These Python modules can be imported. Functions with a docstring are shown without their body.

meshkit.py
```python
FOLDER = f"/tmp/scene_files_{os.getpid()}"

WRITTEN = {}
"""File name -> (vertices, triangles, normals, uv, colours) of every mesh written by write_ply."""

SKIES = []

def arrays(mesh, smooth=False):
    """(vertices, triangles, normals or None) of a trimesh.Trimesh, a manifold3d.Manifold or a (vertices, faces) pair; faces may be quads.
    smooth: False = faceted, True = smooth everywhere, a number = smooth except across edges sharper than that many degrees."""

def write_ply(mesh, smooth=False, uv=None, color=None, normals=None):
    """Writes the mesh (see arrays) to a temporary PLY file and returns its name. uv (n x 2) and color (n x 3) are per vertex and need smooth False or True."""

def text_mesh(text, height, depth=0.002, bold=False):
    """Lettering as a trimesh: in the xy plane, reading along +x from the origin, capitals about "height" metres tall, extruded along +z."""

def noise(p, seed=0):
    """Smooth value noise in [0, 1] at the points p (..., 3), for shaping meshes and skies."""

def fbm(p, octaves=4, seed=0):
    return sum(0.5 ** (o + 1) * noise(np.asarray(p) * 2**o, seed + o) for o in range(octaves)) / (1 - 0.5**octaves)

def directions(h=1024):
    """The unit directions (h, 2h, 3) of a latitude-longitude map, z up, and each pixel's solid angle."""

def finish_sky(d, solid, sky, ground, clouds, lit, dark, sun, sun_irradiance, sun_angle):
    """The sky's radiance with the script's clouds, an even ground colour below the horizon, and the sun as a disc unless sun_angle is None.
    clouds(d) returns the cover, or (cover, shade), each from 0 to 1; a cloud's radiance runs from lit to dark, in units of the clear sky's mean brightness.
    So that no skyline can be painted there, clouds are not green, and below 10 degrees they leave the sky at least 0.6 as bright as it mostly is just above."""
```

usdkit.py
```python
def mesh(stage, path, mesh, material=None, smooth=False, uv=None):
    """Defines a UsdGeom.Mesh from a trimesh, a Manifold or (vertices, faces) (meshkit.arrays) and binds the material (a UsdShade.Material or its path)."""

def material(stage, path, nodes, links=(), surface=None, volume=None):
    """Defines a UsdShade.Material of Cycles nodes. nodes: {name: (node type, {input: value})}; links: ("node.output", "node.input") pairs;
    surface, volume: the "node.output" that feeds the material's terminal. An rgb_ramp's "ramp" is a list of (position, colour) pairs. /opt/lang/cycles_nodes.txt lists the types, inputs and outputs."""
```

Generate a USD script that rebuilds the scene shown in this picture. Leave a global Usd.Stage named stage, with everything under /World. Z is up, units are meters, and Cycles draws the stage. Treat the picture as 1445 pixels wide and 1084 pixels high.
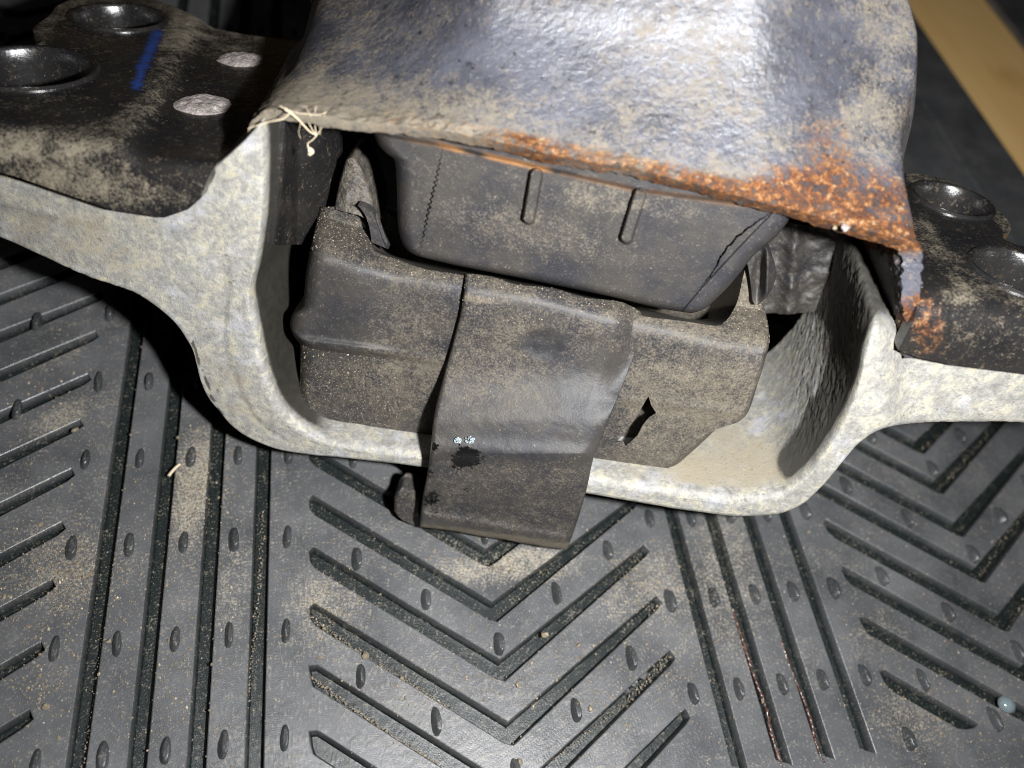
import math, random
import numpy as np
import trimesh, manifold3d, usdkit, meshkit
from scipy.interpolate import RectBivariateSpline, PchipInterpolator
from shapely.geometry import Polygon, LineString, Point, box as sbox
from shapely.ops import unary_union
from shapely import contains_xy
from pxr import Usd, UsdGeom, UsdLux, UsdShade, Gf, Sdf, Vt

RNG = np.random.default_rng(7)
stage = Usd.Stage.CreateInMemory()
UsdGeom.SetStageUpAxis(stage, UsdGeom.Tokens.z)
UsdGeom.SetStageMetersPerUnit(stage, 1.0)
world = UsdGeom.Xform.Define(stage, '/World')
stage.SetDefaultPrim(world.GetPrim())
UsdGeom.Scope.Define(stage, '/World/Looks')

# ------------------------------------------------------------------ camera (the mat is the plane z = 0)
FPX, VX, VY, ROLL = 1138.05, -293.779, -1755.236, 0.19935
H = 0.17                                   # height of the lens over the mat, metres
d1 = np.array([VX, VY, FPX]); d1 /= np.linalg.norm(d1)
_e = np.array([1.0, 0, 0]) - d1[0] * d1; _e /= np.linalg.norm(_e)
d2 = math.cos(ROLL) * _e + math.sin(ROLL) * np.cross(d1, _e)
dn = np.cross(d2, d1)
if dn[1] > 0: dn = -dn
C2W = np.stack([d2, d1, dn])               # lens axes (right, down, forward) -> world
EYE = np.array([0.0, 0.0, H])
cam = UsdGeom.Camera.Define(stage, '/World/camera')
m = np.eye(4); m[0, :3] = C2W[:, 0]; m[1, :3] = -C2W[:, 1]; m[2, :3] = -C2W[:, 2]; m[3, :3] = EYE
cam.AddTransformOp().Set(Gf.Matrix4d(*m.ravel().tolist()))
cam.CreateHorizontalApertureAttr(36.0); cam.CreateVerticalApertureAttr(27.0)
cam.CreateFocalLengthAttr(36.0 * FPX / 1445)
cam.CreateFStopAttr(12.0); cam.CreateFocusDistanceAttr(0.158)
cam.CreateClippingRangeAttr(Gf.Vec2f(0.005, 20))
cam.CreateExposureAttr(0.0)

# ------------------------------------------------------------------ light: the flash held beside the lens, and an added weak fill overhead
def c2w(v): return C2W @ np.asarray(v, float)
def place_light(light, pos, aim):
    z = pos - aim; z /= np.linalg.norm(z)
    x = np.cross([0, 0, 1.0], z); x /= np.linalg.norm(x); y = np.cross(z, x)
    k = np.eye(4); k[0, :3], k[1, :3], k[2, :3], k[3, :3] = x, y, z, pos
    light.AddTransformOp().Set(Gf.Matrix4d(*k.ravel().tolist()))
flash = UsdLux.DiskLight.Define(stage, '/World/flash_lamp')
flash.CreateRadiusAttr(0.0045); flash.CreateIntensityAttr(6400.0); flash.CreateColorAttr(Gf.Vec3f(0.985, 0.99, 1.0))
place_light(flash, EYE + c2w([0.040, 0.000, 0.002]), EYE + c2w([0.030, -0.045, 0.20]))
fill = UsdLux.RectLight.Define(stage, '/World/added_fill')  # added area light, no such source seen; lifts the dark parts
fill.CreateWidthAttr(0.6); fill.CreateHeightAttr(0.6); fill.CreateIntensityAttr(0.55); fill.CreateColorAttr(Gf.Vec3f(1.0, 0.97, 0.93))
place_light(fill, np.array([-0.4, 0.3, 1.6]), np.array([0.1, 0.15, 0.0]))

# ------------------------------------------------------------------ frame of the mount: x right, y back (depth), z up; it leans back on the mat
PITCH, TILT = math.radians(38), math.radians(9)
up_i = np.array([math.sin(TILT), -math.cos(TILT), 0]); to_c = np.array([0, 0, -1.0])
AX = np.array([math.cos(TILT), math.sin(TILT), 0])
AZ = math.cos(PITCH) * up_i + math.sin(PITCH) * to_c
AY = -(math.cos(PITCH) * to_c - math.sin(PITCH) * up_i)
OC = np.array([(722 - 722.5) / FPX, (700 - 542) / FPX, 1.0]) * 0.172     # base point of the mount in lens axes
BAS = np.stack([AX, AY, AZ], 1)
def rays(px, py):
    px, py = np.broadcast_arrays(np.asarray(px, float), np.asarray(py, float))
    return np.stack([(px - 722.5) / FPX, (py - 542) / FPX, np.ones_like(px)], -1)
def P(px, py, d):
    """Photo point at depth d (mm behind the front plane of the mount) -> mount coordinates (mm)."""
    r = rays(px, py); s = (np.asarray(d) * 1e-3 + OC @ AY) / (r @ AY)
    q = (r * s[..., None] - OC) @ BAS
    return q * 1e3
def PZ(px, py, z):
    r = rays(px, py); s = (np.asarray(z) * 1e-3 + OC @ AZ) / (r @ AZ)
    return ((r * s[..., None] - OC) @ BAS) * 1e3
def pix(loc):
    q = OC + (np.asarray(loc) * 1e-3) @ BAS.T
    return 722.5 + FPX * q[..., 0] / q[..., 2], 542 + FPX * q[..., 1] / q[..., 2]
M2W = np.eye(4); M2W[:3, :3] = C2W @ BAS; M2W[:3, 3] = EYE + C2W @ OC
def W(px, py, z=0.0):
    """Photo point on the level z (m) over the mat -> world."""
    r = rays(px, py) @ C2W.T
    s = (z - H) / r[..., 2]
    return EYE + r * s[..., None]

# ------------------------------------------------------------------ helpers for prims
counts = {}
def path_for(parent, name):
    k = (str(parent), name); n = counts.get(k, 0); counts[k] = n + 1
    return f'{parent}/{name}' + (f'_{n:03d}' if n else '')
def tag(prim, label=None, category=None, group=None, kind=None):
    for k, v in (('label', label), ('category', category), ('group', group), ('kind', kind)):
        if v: prim.SetCustomDataByKey(k, v)
    return prim
def put(parent, name, mesh, mat, smooth=40, mask=None, scale=1e-3, shift=None):
    """One Mesh prim. mask(points before scaling) -> n x 3 stain amounts baked as a primvar."""
    v, f, n = meshkit.arrays(mesh, smooth)
    p = path_for(parent, name)
    g = UsdGeom.Mesh.Define(stage, p)
    pts = v * scale if shift is None else v * scale - np.asarray(shift)
    g.CreatePointsAttr(Vt.Vec3fArray.FromNumpy(np.ascontiguousarray(pts, np.float32)))
    g.CreateFaceVertexCountsAttr(Vt.IntArray.FromNumpy(np.full(len(f), 3, np.int32)))
    g.CreateFaceVertexIndicesAttr(Vt.IntArray.FromNumpy(f.astype(np.int32).ravel()))
    g.CreateSubdivisionSchemeAttr('none')
    if n is not None:
        g.CreateNormalsAttr(Vt.Vec3fArray.FromNumpy(n.astype(np.float32))); g.SetNormalsInterpolation('vertex')
    c = np.zeros((len(v), 3)) if mask is None else np.clip(mask(v), 0, 1)
    UsdGeom.PrimvarsAPI(g).CreatePrimvar('stain', Sdf.ValueTypeNames.Color3fArray, 'vertex').Set(Vt.Vec3fArray.FromNumpy(np.ascontiguousarray(c, np.float32)))
    UsdShade.MaterialBindingAPI.Apply(g.GetPrim()).Bind(mat)
    return g.GetPrim()
def fbm(v, size, octaves=4, seed=0):
    return meshkit.fbm(np.asarray(v) / size + 100.0, octaves, seed)
def sst(x, a, b):
    t = np.clip((x - a) / (b - a), 0, 1); return t * t * (3 - 2 * t)
def blob(px, py, cx, cy, rx, ry, ang=0.0, soft=0.5):
    a = math.radians(ang); dx, dy = px - cx, py - cy
    u, w = dx * math.cos(a) + dy * math.sin(a), -dx * math.sin(a) + dy * math.cos(a)
    return 1 - sst(np.sqrt((u / rx) ** 2 + (w / ry) ** 2), 1 - soft, 1 + soft)
def ldist(px, py, line):
    """Distance (px) to a polyline."""
    best = np.full(np.shape(px), 1e9)
    for (x0, y0), (x1, y1) in zip(line[:-1], line[1:]):
        dx, dy = x1 - x0, y1 - y0; L = dx * dx + dy * dy
        t = np.clip(((px - x0) * dx + (py - y0) * dy) / L, 0, 1)
        best = np.minimum(best, np.hypot(px - x0 - t * dx, py - y0 - t * dy))
    return best
def resample(pts, n):
    """Centripetal-free: arc length resampling along a pchip through the points."""
    pts = np.asarray(pts, float)
    s = np.r_[0, np.cumsum(np.linalg.norm(np.diff(pts, axis=0), axis=1))]
    t = np.linspace(0, s[-1], n)
    return np.stack([PchipInterpolator(s, pts[:, k])(t) for k in range(pts.shape[1])], 1)
def grid_faces(nv, nu, off=0, flip=False, wrap=False):
    i = np.arange(nv - 1)[:, None] * nu; j = np.arange(nu - (0 if wrap else 1))[None]
    jn = (j + 1) % nu
    a, b, c, d = i + j, i + jn, i + nu + jn, i + nu + j
    f = np.stack([np.stack([a, b, c], -1).reshape(-1, 3), np.stack([a, c, d], -1).reshape(-1, 3)], 1).reshape(-1, 3) + off
    return f[:, ::-1] if flip else f
def solid(front, back):
    """Closed solid between two equal grids of points."""
    nv, nu = front.shape[:2]; n = nv * nu
    v = np.vstack([front.reshape(-1, 3), back.reshape(-1, 3)])
    f = [grid_faces(nv, nu), grid_faces(nv, nu, n, True)]
    idx = np.arange(n).reshape(nv, nu)
    ring = np.r_[idx[0, :], idx[1:, -1], idx[-1, -2::-1], idx[-2:0:-1, 0]]
    r2 = np.roll(ring, -1)
    f.append(np.stack([ring, ring + n, r2], 1)); f.append(np.stack([r2, ring + n, r2 + n], 1))
    t = trimesh.Trimesh(v, np.vstack(f), process=False)
    if t.volume < 0: t.invert()
    return t
def coons(top, bottom, left, right, nu, nv):
    T, B, L, R = resample(top, nu), resample(bottom, nu), resample(left, nv), resample(right, nv)
    u = np.linspace(0, 1, nu)[None, :, None]; v = np.linspace(0, 1, nv)[:, None, None]
    g = (1 - v) * T[None] + v * B[None] + (1 - u) * L[:, None] + u * R[:, None]
    g -= (1 - u) * (1 - v) * T[0] + u * (1 - v) * T[-1] + (1 - u) * v * B[0] + u * v * B[-1]
    lu, lv = np.linalg.norm(np.diff(T, axis=0), axis=1).sum(), np.linalg.norm(np.diff(L, axis=0), axis=1).sum() 
    uu, vv = np.linspace(0, 1, nu)[None], np.linspace(0, 1, nv)[:, None]
    e = dict(top=vv * lv + 0 * uu, bottom=(1 - vv) * lv + 0 * uu, left=uu * lu + 0 * vv, right=(1 - uu) * lu + 0 * vv)
    return g[..., 0], g[..., 1], e
def roll(e, r, depth=None):
    """Rounded edge: extra depth (mm) at distance e (px) from a boundary, radius r (px)."""
    k = np.clip(1 - e / r, 0, 1)
    return (depth if depth is not None else r * 0.14) * (1 - np.sqrt(np.clip(1 - k * k, 0, 1)))
def to_man(t):
    t = trimesh.Trimesh(t.vertices, t.faces, process=False); t.merge_vertices(digits_vertex=5)
    return manifold3d.Manifold(manifold3d.Mesh(np.asarray(t.vertices, np.float32), np.asarray(t.faces, np.uint32)))
def from_man(mm):
    q = mm.to_mesh(); return trimesh.Trimesh(np.array(q.vert_properties[:, :3]), np.array(q.tri_verts), process=False)
def pixel_cutter(poly, d_front, d_back):
    """A prism whose outline is given in photo points, between two depths (mm)."""
    poly = np.asarray(poly, float)
    a, b = P(poly[:, 0], poly[:, 1], np.full(len(poly), d_front)), P(poly[:, 0], poly[:, 1], np.full(len(poly), d_back))
    from mapbox_earcut import triangulate_float64
    tri = triangulate_float64(poly, np.array([len(poly)], np.uint32)).reshape(-1, 3)
    n = len(poly); i = np.arange(n); j = (i + 1) % n
    f = np.vstack([tri, tri[:, ::-1] + n, np.stack([i, i + n, j], 1), np.stack([j, i + n, j + n], 1)])
    t = trimesh.Trimesh(np.vstack([a, b]), f, process=False)
    t.fix_normals()
    return t

def tube(path, radius, k=7):
    path = np.asarray(path, float); n = len(path); radius = np.broadcast_to(radius, n)
    tg = np.gradient(path, axis=0); tg /= np.linalg.norm(tg, axis=1)[:, None] + 1e-12
    ref = np.array([0.31, 0.2, 0.93]); a = np.cross(tg, ref); a /= np.linalg.norm(a, axis=1)[:, None]; b = np.cross(tg, a)
    th = np.arange(k) * 2 * math.pi / k
    ring = path[:, None] + radius[:, None, None] * (np.cos(th)[None, :, None] * a[:, None] + np.sin(th)[None, :, None] * b[:, None])
    v = np.vstack([ring.reshape(-1, 3), path[:1], path[-1:]])
    f = [grid_faces(n, k, wrap=True)]
    j = np.arange(k); jn = (j + 1) % k
    f.append(np.stack([np.full(k, n * k), jn, j], 1)); f.append(np.stack([np.full(k, n * k + 1), (n - 1) * k + j, (n - 1) * k + jn], 1))
    return trimesh.Trimesh(v, np.vstack(f), process=False)

# ------------------------------------------------------------------ materials
def mat(name, nodes, links, surface):
    return usdkit.material(stage, f'/World/Looks/{name}', nodes, links, surface=surface)
BASE = {'tc': ('geometry', {}), 'st': ('attribute', {'attribute': 'stain'}), 'sep': ('separate_color', {'color_type': 'rgb'})}
BLINK = [('st.color', 'sep.color')]
def nz(scale, detail=4, rough=0.6, dist=0.0): return ('noise_texture', {'scale': scale, 'detail': detail, 'roughness': rough, 'distortion': dist})
def ramp(*stops): return ('rgb_ramp', {'ramp': list(stops)})
def math_(op, a=None, b=None, clamp=False):
    d = {'math_type': op, 'use_clamp': clamp}
    if a is not None: d['value1'] = a
    if b is not None: d['value2'] = b
    return ('math', d)
def P_(*names): return [('tc.position', f'{n}.vector') for n in names]
def g(v): return (v, v, v)

def dust_steel(name, base1, base2, rough, dustcol, dustcol2, bumpscale, bump, coat=0.0):
    nodes = {**BASE,
        'n1': nz(90, 6, .62), 'n2': nz(2000, 5, .75), 'n3': nz(520, 7, .72, .4), 'n4': nz(bumpscale, 3, .55), 'n5': nz(3500, 2, .6),
        'basec': ('mix_color', {'a': base1, 'b': base2}), 'r1': ramp((.35, g(0)), (.65, g(1))),
        'xa': math_('multiply_add', b=2.1), 'xb': math_('multiply_add', b=1.3), 'xs': math_('subtract', b=1.88), 'dr': ramp((.0, g(0)), (.2, g(.12)), (.42, g(.45)), (.65, g(.72)), (1.0, g(.95))),
        'dcol': ('mix_color', {'a': dustcol, 'b': dustcol2}), 'withdust': ('mix_color', {}),
        'rn': nz(1100, 6, .75), 'ya': math_('multiply_add', b=1.6), 'yb': math_('multiply_add', b=1.6), 'ys': math_('subtract', b=1.6), 'rr': ramp((.14, g(0)), (.32, g(.16)), (.55, g(.55)), (.95, g(.95))),
        'rcol': ramp((.30, (.008, .006, .005)), (.42, (.026, .011, .007)), (.49, (.055, .019, .007)), (.57, (.105, .037, .010)), (.64, (.14, .066, .02)), (.72, (.17, .14, .10))),
        'withrust': ('mix_color', {}), 'rv': math_('multiply_add', b=1.1), 'rw': math_('subtract', b=.55),
        'pn': nz(650, 5, .7), 'pr': ramp((.60, g(0)), (.66, g(.85))), 'pit': ('mix_color', {'b': (.008, .008, .009)}), 'kn': nz(1700, 3, .6), 'kr': ramp((.66, g(0)), (.73, g(.65))), 'speck': ('mix_color', {'b': (.22, .19, .14)}),
        'blue': ('mix_color', {'b': (.016, .045, .19)}),
        'rg': ('mix_float', {'a': rough, 'b': .85}), 'rg2': ('mix_float', {'b': .72}), 'sp': ('mix_float', {'a': .6, 'b': .12}), 'sp2': ('mix_float', {'b': .12}),
        'hsum': math_('multiply_add', b=.5), 'hs2': math_('multiply_add', b=1.2),
        'bp': ('bump', {'strength': 1.0, 'distance': bump}),
        'p': ('principled_bsdf', {'specular_ior_level': .7, 'coat_weight': coat, 'coat_roughness': .2})}
    links = BLINK + P_('n1', 'n2', 'n3', 'n4', 'n5') + [
        ('n1.fac', 'r1.fac'), ('r1.color', 'basec.fac'),
        ('n2.fac', 'xa.value1'), ('sep.g', 'xa.value3'), ('n3.fac', 'xb.value1'), ('xa.value', 'xb.value3'), ('xb.value', 'xs.value1'), ('xs.value', 'dr.fac'),
        ('n3.fac', 'dcol.fac'), ('basec.result', 'withdust.a'), ('dcol.result', 'withdust.b'), ('dr.color', 'withdust.fac'),
        ('n3.fac', 'ya.value1'), ('sep.r', 'ya.value3'), ('rn.fac', 'yb.value1'), ('ya.value', 'yb.value3'), ('yb.value', 'ys.value1'), ('ys.value', 'rr.fac'), ('tc.position', 'rn.vector'), ('n3.fac', 'rv.value1'), ('rn.fac', 'rv.value3'), ('rv.value', 'rw.value1'), ('rw.value', 'rcol.fac'), ('tc.position', 'pn.vector'), ('pn.fac', 'pr.fac'), ('tc.position', 'kn.vector'), ('kn.fac', 'kr.fac'),
        ('withdust.result', 'withrust.a'), ('rcol.color', 'withrust.b'), ('rr.color', 'withrust.fac'),
        ('withrust.result', 'pit.a'), ('pr.color', 'pit.fac'), ('pit.result', 'speck.a'), ('kr.color', 'speck.fac'), ('speck.result', 'blue.a'), ('sep.b', 'blue.fac'), ('blue.result', 'p.base_color'),
        ('dr.color', 'rg.fac'), ('rg.result', 'rg2.a'), ('rr.color', 'rg2.fac'), ('rg2.result', 'p.roughness'), ('dr.color', 'sp.fac'), ('sp.result', 'sp2.a'), ('rr.color', 'sp2.fac'), ('sp2.result', 'p.specular_ior_level'),
        ('n2.fac', 'hsum.value1'), ('n4.fac', 'hsum.value3'), ('hsum.value', 'bp.height'), ('bp.normal', 'p.normal')]
    nodes.pop('hs2')
    return mat(name, nodes, links, 'p.BSDF')

M_hat = dust_steel('dusty_grey_steel', (.058, .060, .074), (.023, .024, .030), .31, (.09, .077, .056), (.18, .152, .11), 800, .00022)
M_black = dust_steel('black_painted_steel', (.008, .008, .009), (.016, .015, .014), .22, (.11, .094, .066), (.23, .20, .15), 700, .00008, .3)

M_alu = mat('cast_aluminium', {**BASE,
    'n1': nz(150, 6, .7), 'n2': nz(1300, 7, .8), 'n3': nz(420, 6, .7, .6), 'n4': nz(2600, 3, .6),
    'c1': ramp((.34, (.105, .102, .092)), (.44, (.17, .166, .150)), (.53, (.235, .229, .208)), (.62, (.34, .334, .312))), 'cm': ('mix_float', {'fac': .5}),
    'yel': ramp((.50, g(0)), (.68, g(.5))), 'wy': ('mix_color', {'b': (.34, .295, .15)}),
    'blu': ramp((.54, g(0)), (.70, g(.5))), 'wb': ('mix_color', {'b': (.36, .37, .43)}),
    'da': math_('add'), 'db': math_('multiply', b=.5), 'dr': ramp((.42, g(0)), (.60, g(1))), 'dirt': ('mix_color', {'b': (.05, .047, .04)}), 'olive_shade': ('mix_color', {'b': (.014, .0125, .008)}), 'pn': nz(800, 5, .75), 'pr': ramp((.60, g(0)), (.68, g(.7))), 'pit': ('mix_color', {'b': (.06, .055, .045)}),  # dirt mix also carries shade painted on the inner walls; olive is shade
    'ya': math_('multiply_add', b=1.0), 'tan': ('mix_color', {'b': (.24, .21, .155)}), 'ta': math_('add'), 'tb': math_('multiply', b=.5), 'tr': ramp((.38, g(0)), (.58, g(1))),
    'hs': math_('multiply_add', b=.5), 'bp': ('bump', {'strength': 1.0, 'distance': .00014}),
    'p': ('principled_bsdf', {'roughness': .62, 'specular_ior_level': .4})},
    BLINK + P_('n1', 'n2', 'n3', 'n4') + [('n2.fac', 'cm.a'), ('n3.fac', 'cm.b'), ('cm.result', 'c1.fac'), ('n3.fac', 'yel.fac'), ('c1.color', 'wy.a'), ('yel.color', 'wy.fac'),
    ('n1.fac', 'blu.fac'), ('wy.result', 'wb.a'), ('blu.color', 'wb.fac'),
    ('sep.b', 'ta.value1'), ('n2.fac', 'ta.value2'), ('ta.value', 'tb.value1'), ('tb.value', 'tr.fac'), ('wb.result', 'tan.a'), ('tr.color', 'tan.fac'),
    ('sep.r', 'da.value1'), ('n2.fac', 'da.value2'), ('da.value', 'db.value1'), ('db.value', 'dr.fac'), ('tan.result', 'dirt.a'), ('dr.color', 'dirt.fac'), ('tc.position', 'pn.vector'), ('pn.fac', 'pr.fac'), ('dirt.result', 'pit.a'), ('pr.color', 'pit.fac'), ('pit.result', 'olive_shade.a'), ('sep.g', 'olive_shade.fac'), ('olive_shade.result', 'p.base_color'),
    ('n4.fac', 'hs.value1'), ('n2.fac', 'hs.value3'), ('hs.value', 'bp.height'), ('bp.normal', 'p.normal')], 'p.BSDF')

M_rub = mat('dusty_brown_rubber', {**BASE,
    'n1': nz(120, 5, .6), 'n2': nz(2400, 4, .8), 'n3': nz(600, 6, .75),
    'c1': ramp((.35, (.016, .016, .019)), (.62, (.032, .029, .026))),
    'da': math_('multiply_add', b=1.4), 'db': math_('multiply_add', b=1.9), 'dd': math_('subtract', b=1.77), 'dr': ramp((.06, g(0)), (.30, g(.25)), (.55, g(.55)), (.9, g(1))), 'wd': ('mix_color', {'b': (.125, .106, .077)}),
    'kn': nz(1500, 3, .6), 'kr': ramp((.66, g(0)), (.73, g(.6))), 'speck': ('mix_color', {'b': (.17, .15, .115)}),
    'oi': ('mix_color', {'b': (.004, .004, .004)}), 'or': ('mix_color', {'b': (.36, .17, .06)}),
    'rg': ('mix_float', {'a': .5, 'b': .9}), 'rg2': ('mix_float', {'b': .08}),
    'hs': math_('multiply_add', b=.4), 'bp': ('bump', {'strength': 1.0, 'distance': .00010}),
    'p': ('principled_bsdf', {'specular_ior_level': .35})},
    BLINK + P_('n1', 'n2', 'n3') + [('n1.fac', 'c1.fac'), ('n3.fac', 'da.value1'), ('sep.g', 'da.value3'), ('n2.fac', 'db.value1'), ('da.value', 'db.value3'), ('db.value', 'dd.value1'), ('dd.value', 'dr.fac'),
    ('c1.color', 'wd.a'), ('dr.color', 'wd.fac'), ('tc.position', 'kn.vector'), ('kn.fac', 'kr.fac'), ('wd.result', 'speck.a'), ('kr.color', 'speck.fac'), ('speck.result', 'or.a'), ('sep.r', 'or.fac'), ('or.result', 'oi.a'), ('sep.b', 'oi.fac'), ('oi.result', 'p.base_color'),
    ('dr.color', 'rg.fac'), ('rg.result', 'rg2.a'), ('sep.b', 'rg2.fac'), ('rg2.result', 'p.roughness'),
    ('n2.fac', 'hs.value1'), ('n3.fac', 'hs.value3'), ('hs.value', 'bp.height'), ('bp.normal', 'p.normal')], 'p.BSDF')

M_mat = mat('mat_rubber', {**BASE,
    'n1': nz(60, 5, .6), 'n2': nz(1700, 4, .8), 'n3': nz(420, 6, .75),
    'c1': ramp((.32, (.040, .042, .045)), (.68, (.088, .089, .092))),
    'da': math_('multiply_add', b=1.2), 'db': math_('multiply_add', b=2.4), 'dd': math_('subtract', b=1.7999999999999998), 'dr': ramp((.14, g(0)), (.30, g(.14)), (.48, g(.45)), (.8, g(1))), 'wd': ('mix_color', {'b': (.26, .23, .175)}),
    'dark_tone': ('mix_color', {'b': (.007, .010, .010)}),  # near-black tone for groove floors and nubs
    'rg': ('mix_float', {'a': .30, 'b': .9}),
    'hs': math_('multiply_add', b=.5), 'bp': ('bump', {'strength': 1.0, 'distance': .00012}),
    'p': ('principled_bsdf', {'specular_ior_level': .5})},
    BLINK + P_('n1', 'n2', 'n3') + [('n1.fac', 'c1.fac'), ('n3.fac', 'da.value1'), ('sep.g', 'da.value3'), ('n2.fac', 'db.value1'), ('da.value', 'db.value3'), ('db.value', 'dd.value1'), ('dd.value', 'dr.fac'),
    ('c1.color', 'dark_tone.a'), ('sep.r', 'dark_tone.fac'), ('dark_tone.result', 'wd.a'), ('dr.color', 'wd.fac'), ('wd.result', 'p.base_color'), ('dr.color', 'rg.fac'), ('rg.result', 'p.roughness'),
    ('n2.fac', 'hs.value1'), ('n3.fac', 'hs.value3'), ('hs.value', 'bp.height'), ('bp.normal', 'p.normal')], 'p.BSDF')

M_sand = mat('sand_grain', {'ge': ('geometry', {}), 'r': ramp((0, (.16, .13, .09)), (.12, (.34, .28, .20)), (.4, (.52, .45, .34)), (.65, (.62, .55, .43)), (.82, (.78, .75, .69)), (1, (.85, .84, .82))),
    'p': ('principled_bsdf', {'roughness': .45})}, [('ge.random_per_island', 'r.fac'), ('r.color', 'p.base_color')], 'p.BSDF')
M_dirt = mat('caked_dirt', {'tc': ('geometry', {}), 'n': nz(1300, 5, .7), 'r': ramp((.32, (.11, .095, .085)), (.55, (.26, .225, .205)), (.7, (.46, .42, .40))), 'bp': ('bump', {'distance': .0005}), 'p': ('principled_bsdf', {'roughness': .9})},
    [('tc.position', 'n.vector'), ('n.fac', 'r.fac'), ('r.color', 'p.base_color'), ('n.fac', 'bp.height'), ('bp.normal', 'p.normal')], 'p.BSDF')
M_clod = mat('grey_clod', {'tc': ('geometry', {}), 'n': nz(1500, 5, .7), 'r': ramp((.35, (.03, .03, .03)), (.6, (.10, .095, .09)), (.72, (.3, .28, .25))), 'p': ('principled_bsdf', {'roughness': .6})},
    [('tc.position', 'n.vector'), ('n.fac', 'r.fac'), ('r.color', 'p.base_color')], 'p.BSDF')
M_wood = mat('tan_board', {'tc': ('geometry', {}), 'mp': ('mapping', {'mapping_type': 'point', 'scale': (1, .12, 1)}), 'n': nz(90, 5, .6), 'n2': nz(18, 3, .6), 'r': ramp((.3, (.84, .52, .19)), (.7, (.90, .60, .25))), 'r2': ramp((.62, g(1)), (.8, (.75, .68, .6))), 'mx': ('mix', {'mix_type': 'multiply', 'fac': 1.0}), 'p': ('principled_bsdf', {'roughness': .6})},
    [('tc.position', 'mp.vector'), ('mp.vector', 'n.vector'), ('tc.position', 'n2.vector'), ('n.fac', 'r.fac'), ('n2.fac', 'r2.fac'), ('r.color', 'mx.color1'), ('r2.color', 'mx.color2'), ('mx.color', 'p.base_color')], 'p.BSDF')
M_froth = mat('pale_froth', {'p': ('principled_bsdf', {'base_color': (.24, .28, .30), 'roughness': .12})}, [], 'p.BSDF')
M_bead = mat('cloudy_bead', {'p': ('principled_bsdf', {'base_color': (.13, .14, .15), 'roughness': .12, 'coat_weight': .5, 'subsurface_weight': .3})}, [], 'p.BSDF')
M_fibre = mat('dry_fibre', {'p': ('principled_bsdf', {'base_color': (.42, .35, .24), 'roughness': .6})}, [], 'p.BSDF')
M_drop = mat('clear_drop', {'p': ('principled_bsdf', {'base_color': (.95, .96, .98), 'roughness': .03, 'transmission_weight': 1.0, 'ior': 1.4})}, [], 'p.BSDF')
M_residue = mat('rust_residue', {'tc': ('geometry', {}), 'n': nz(700, 4, .7), 'r': ramp((.35, (.02, .010, .008)), (.58, (.09, .045, .035)), (.72, (.25, .2, .17))), 'p': ('principled_bsdf', {'roughness': .3})},
    [('tc.position', 'n.vector'), ('n.fac', 'r.fac'), ('r.color', 'p.base_color')], 'p.BSDF')

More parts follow.
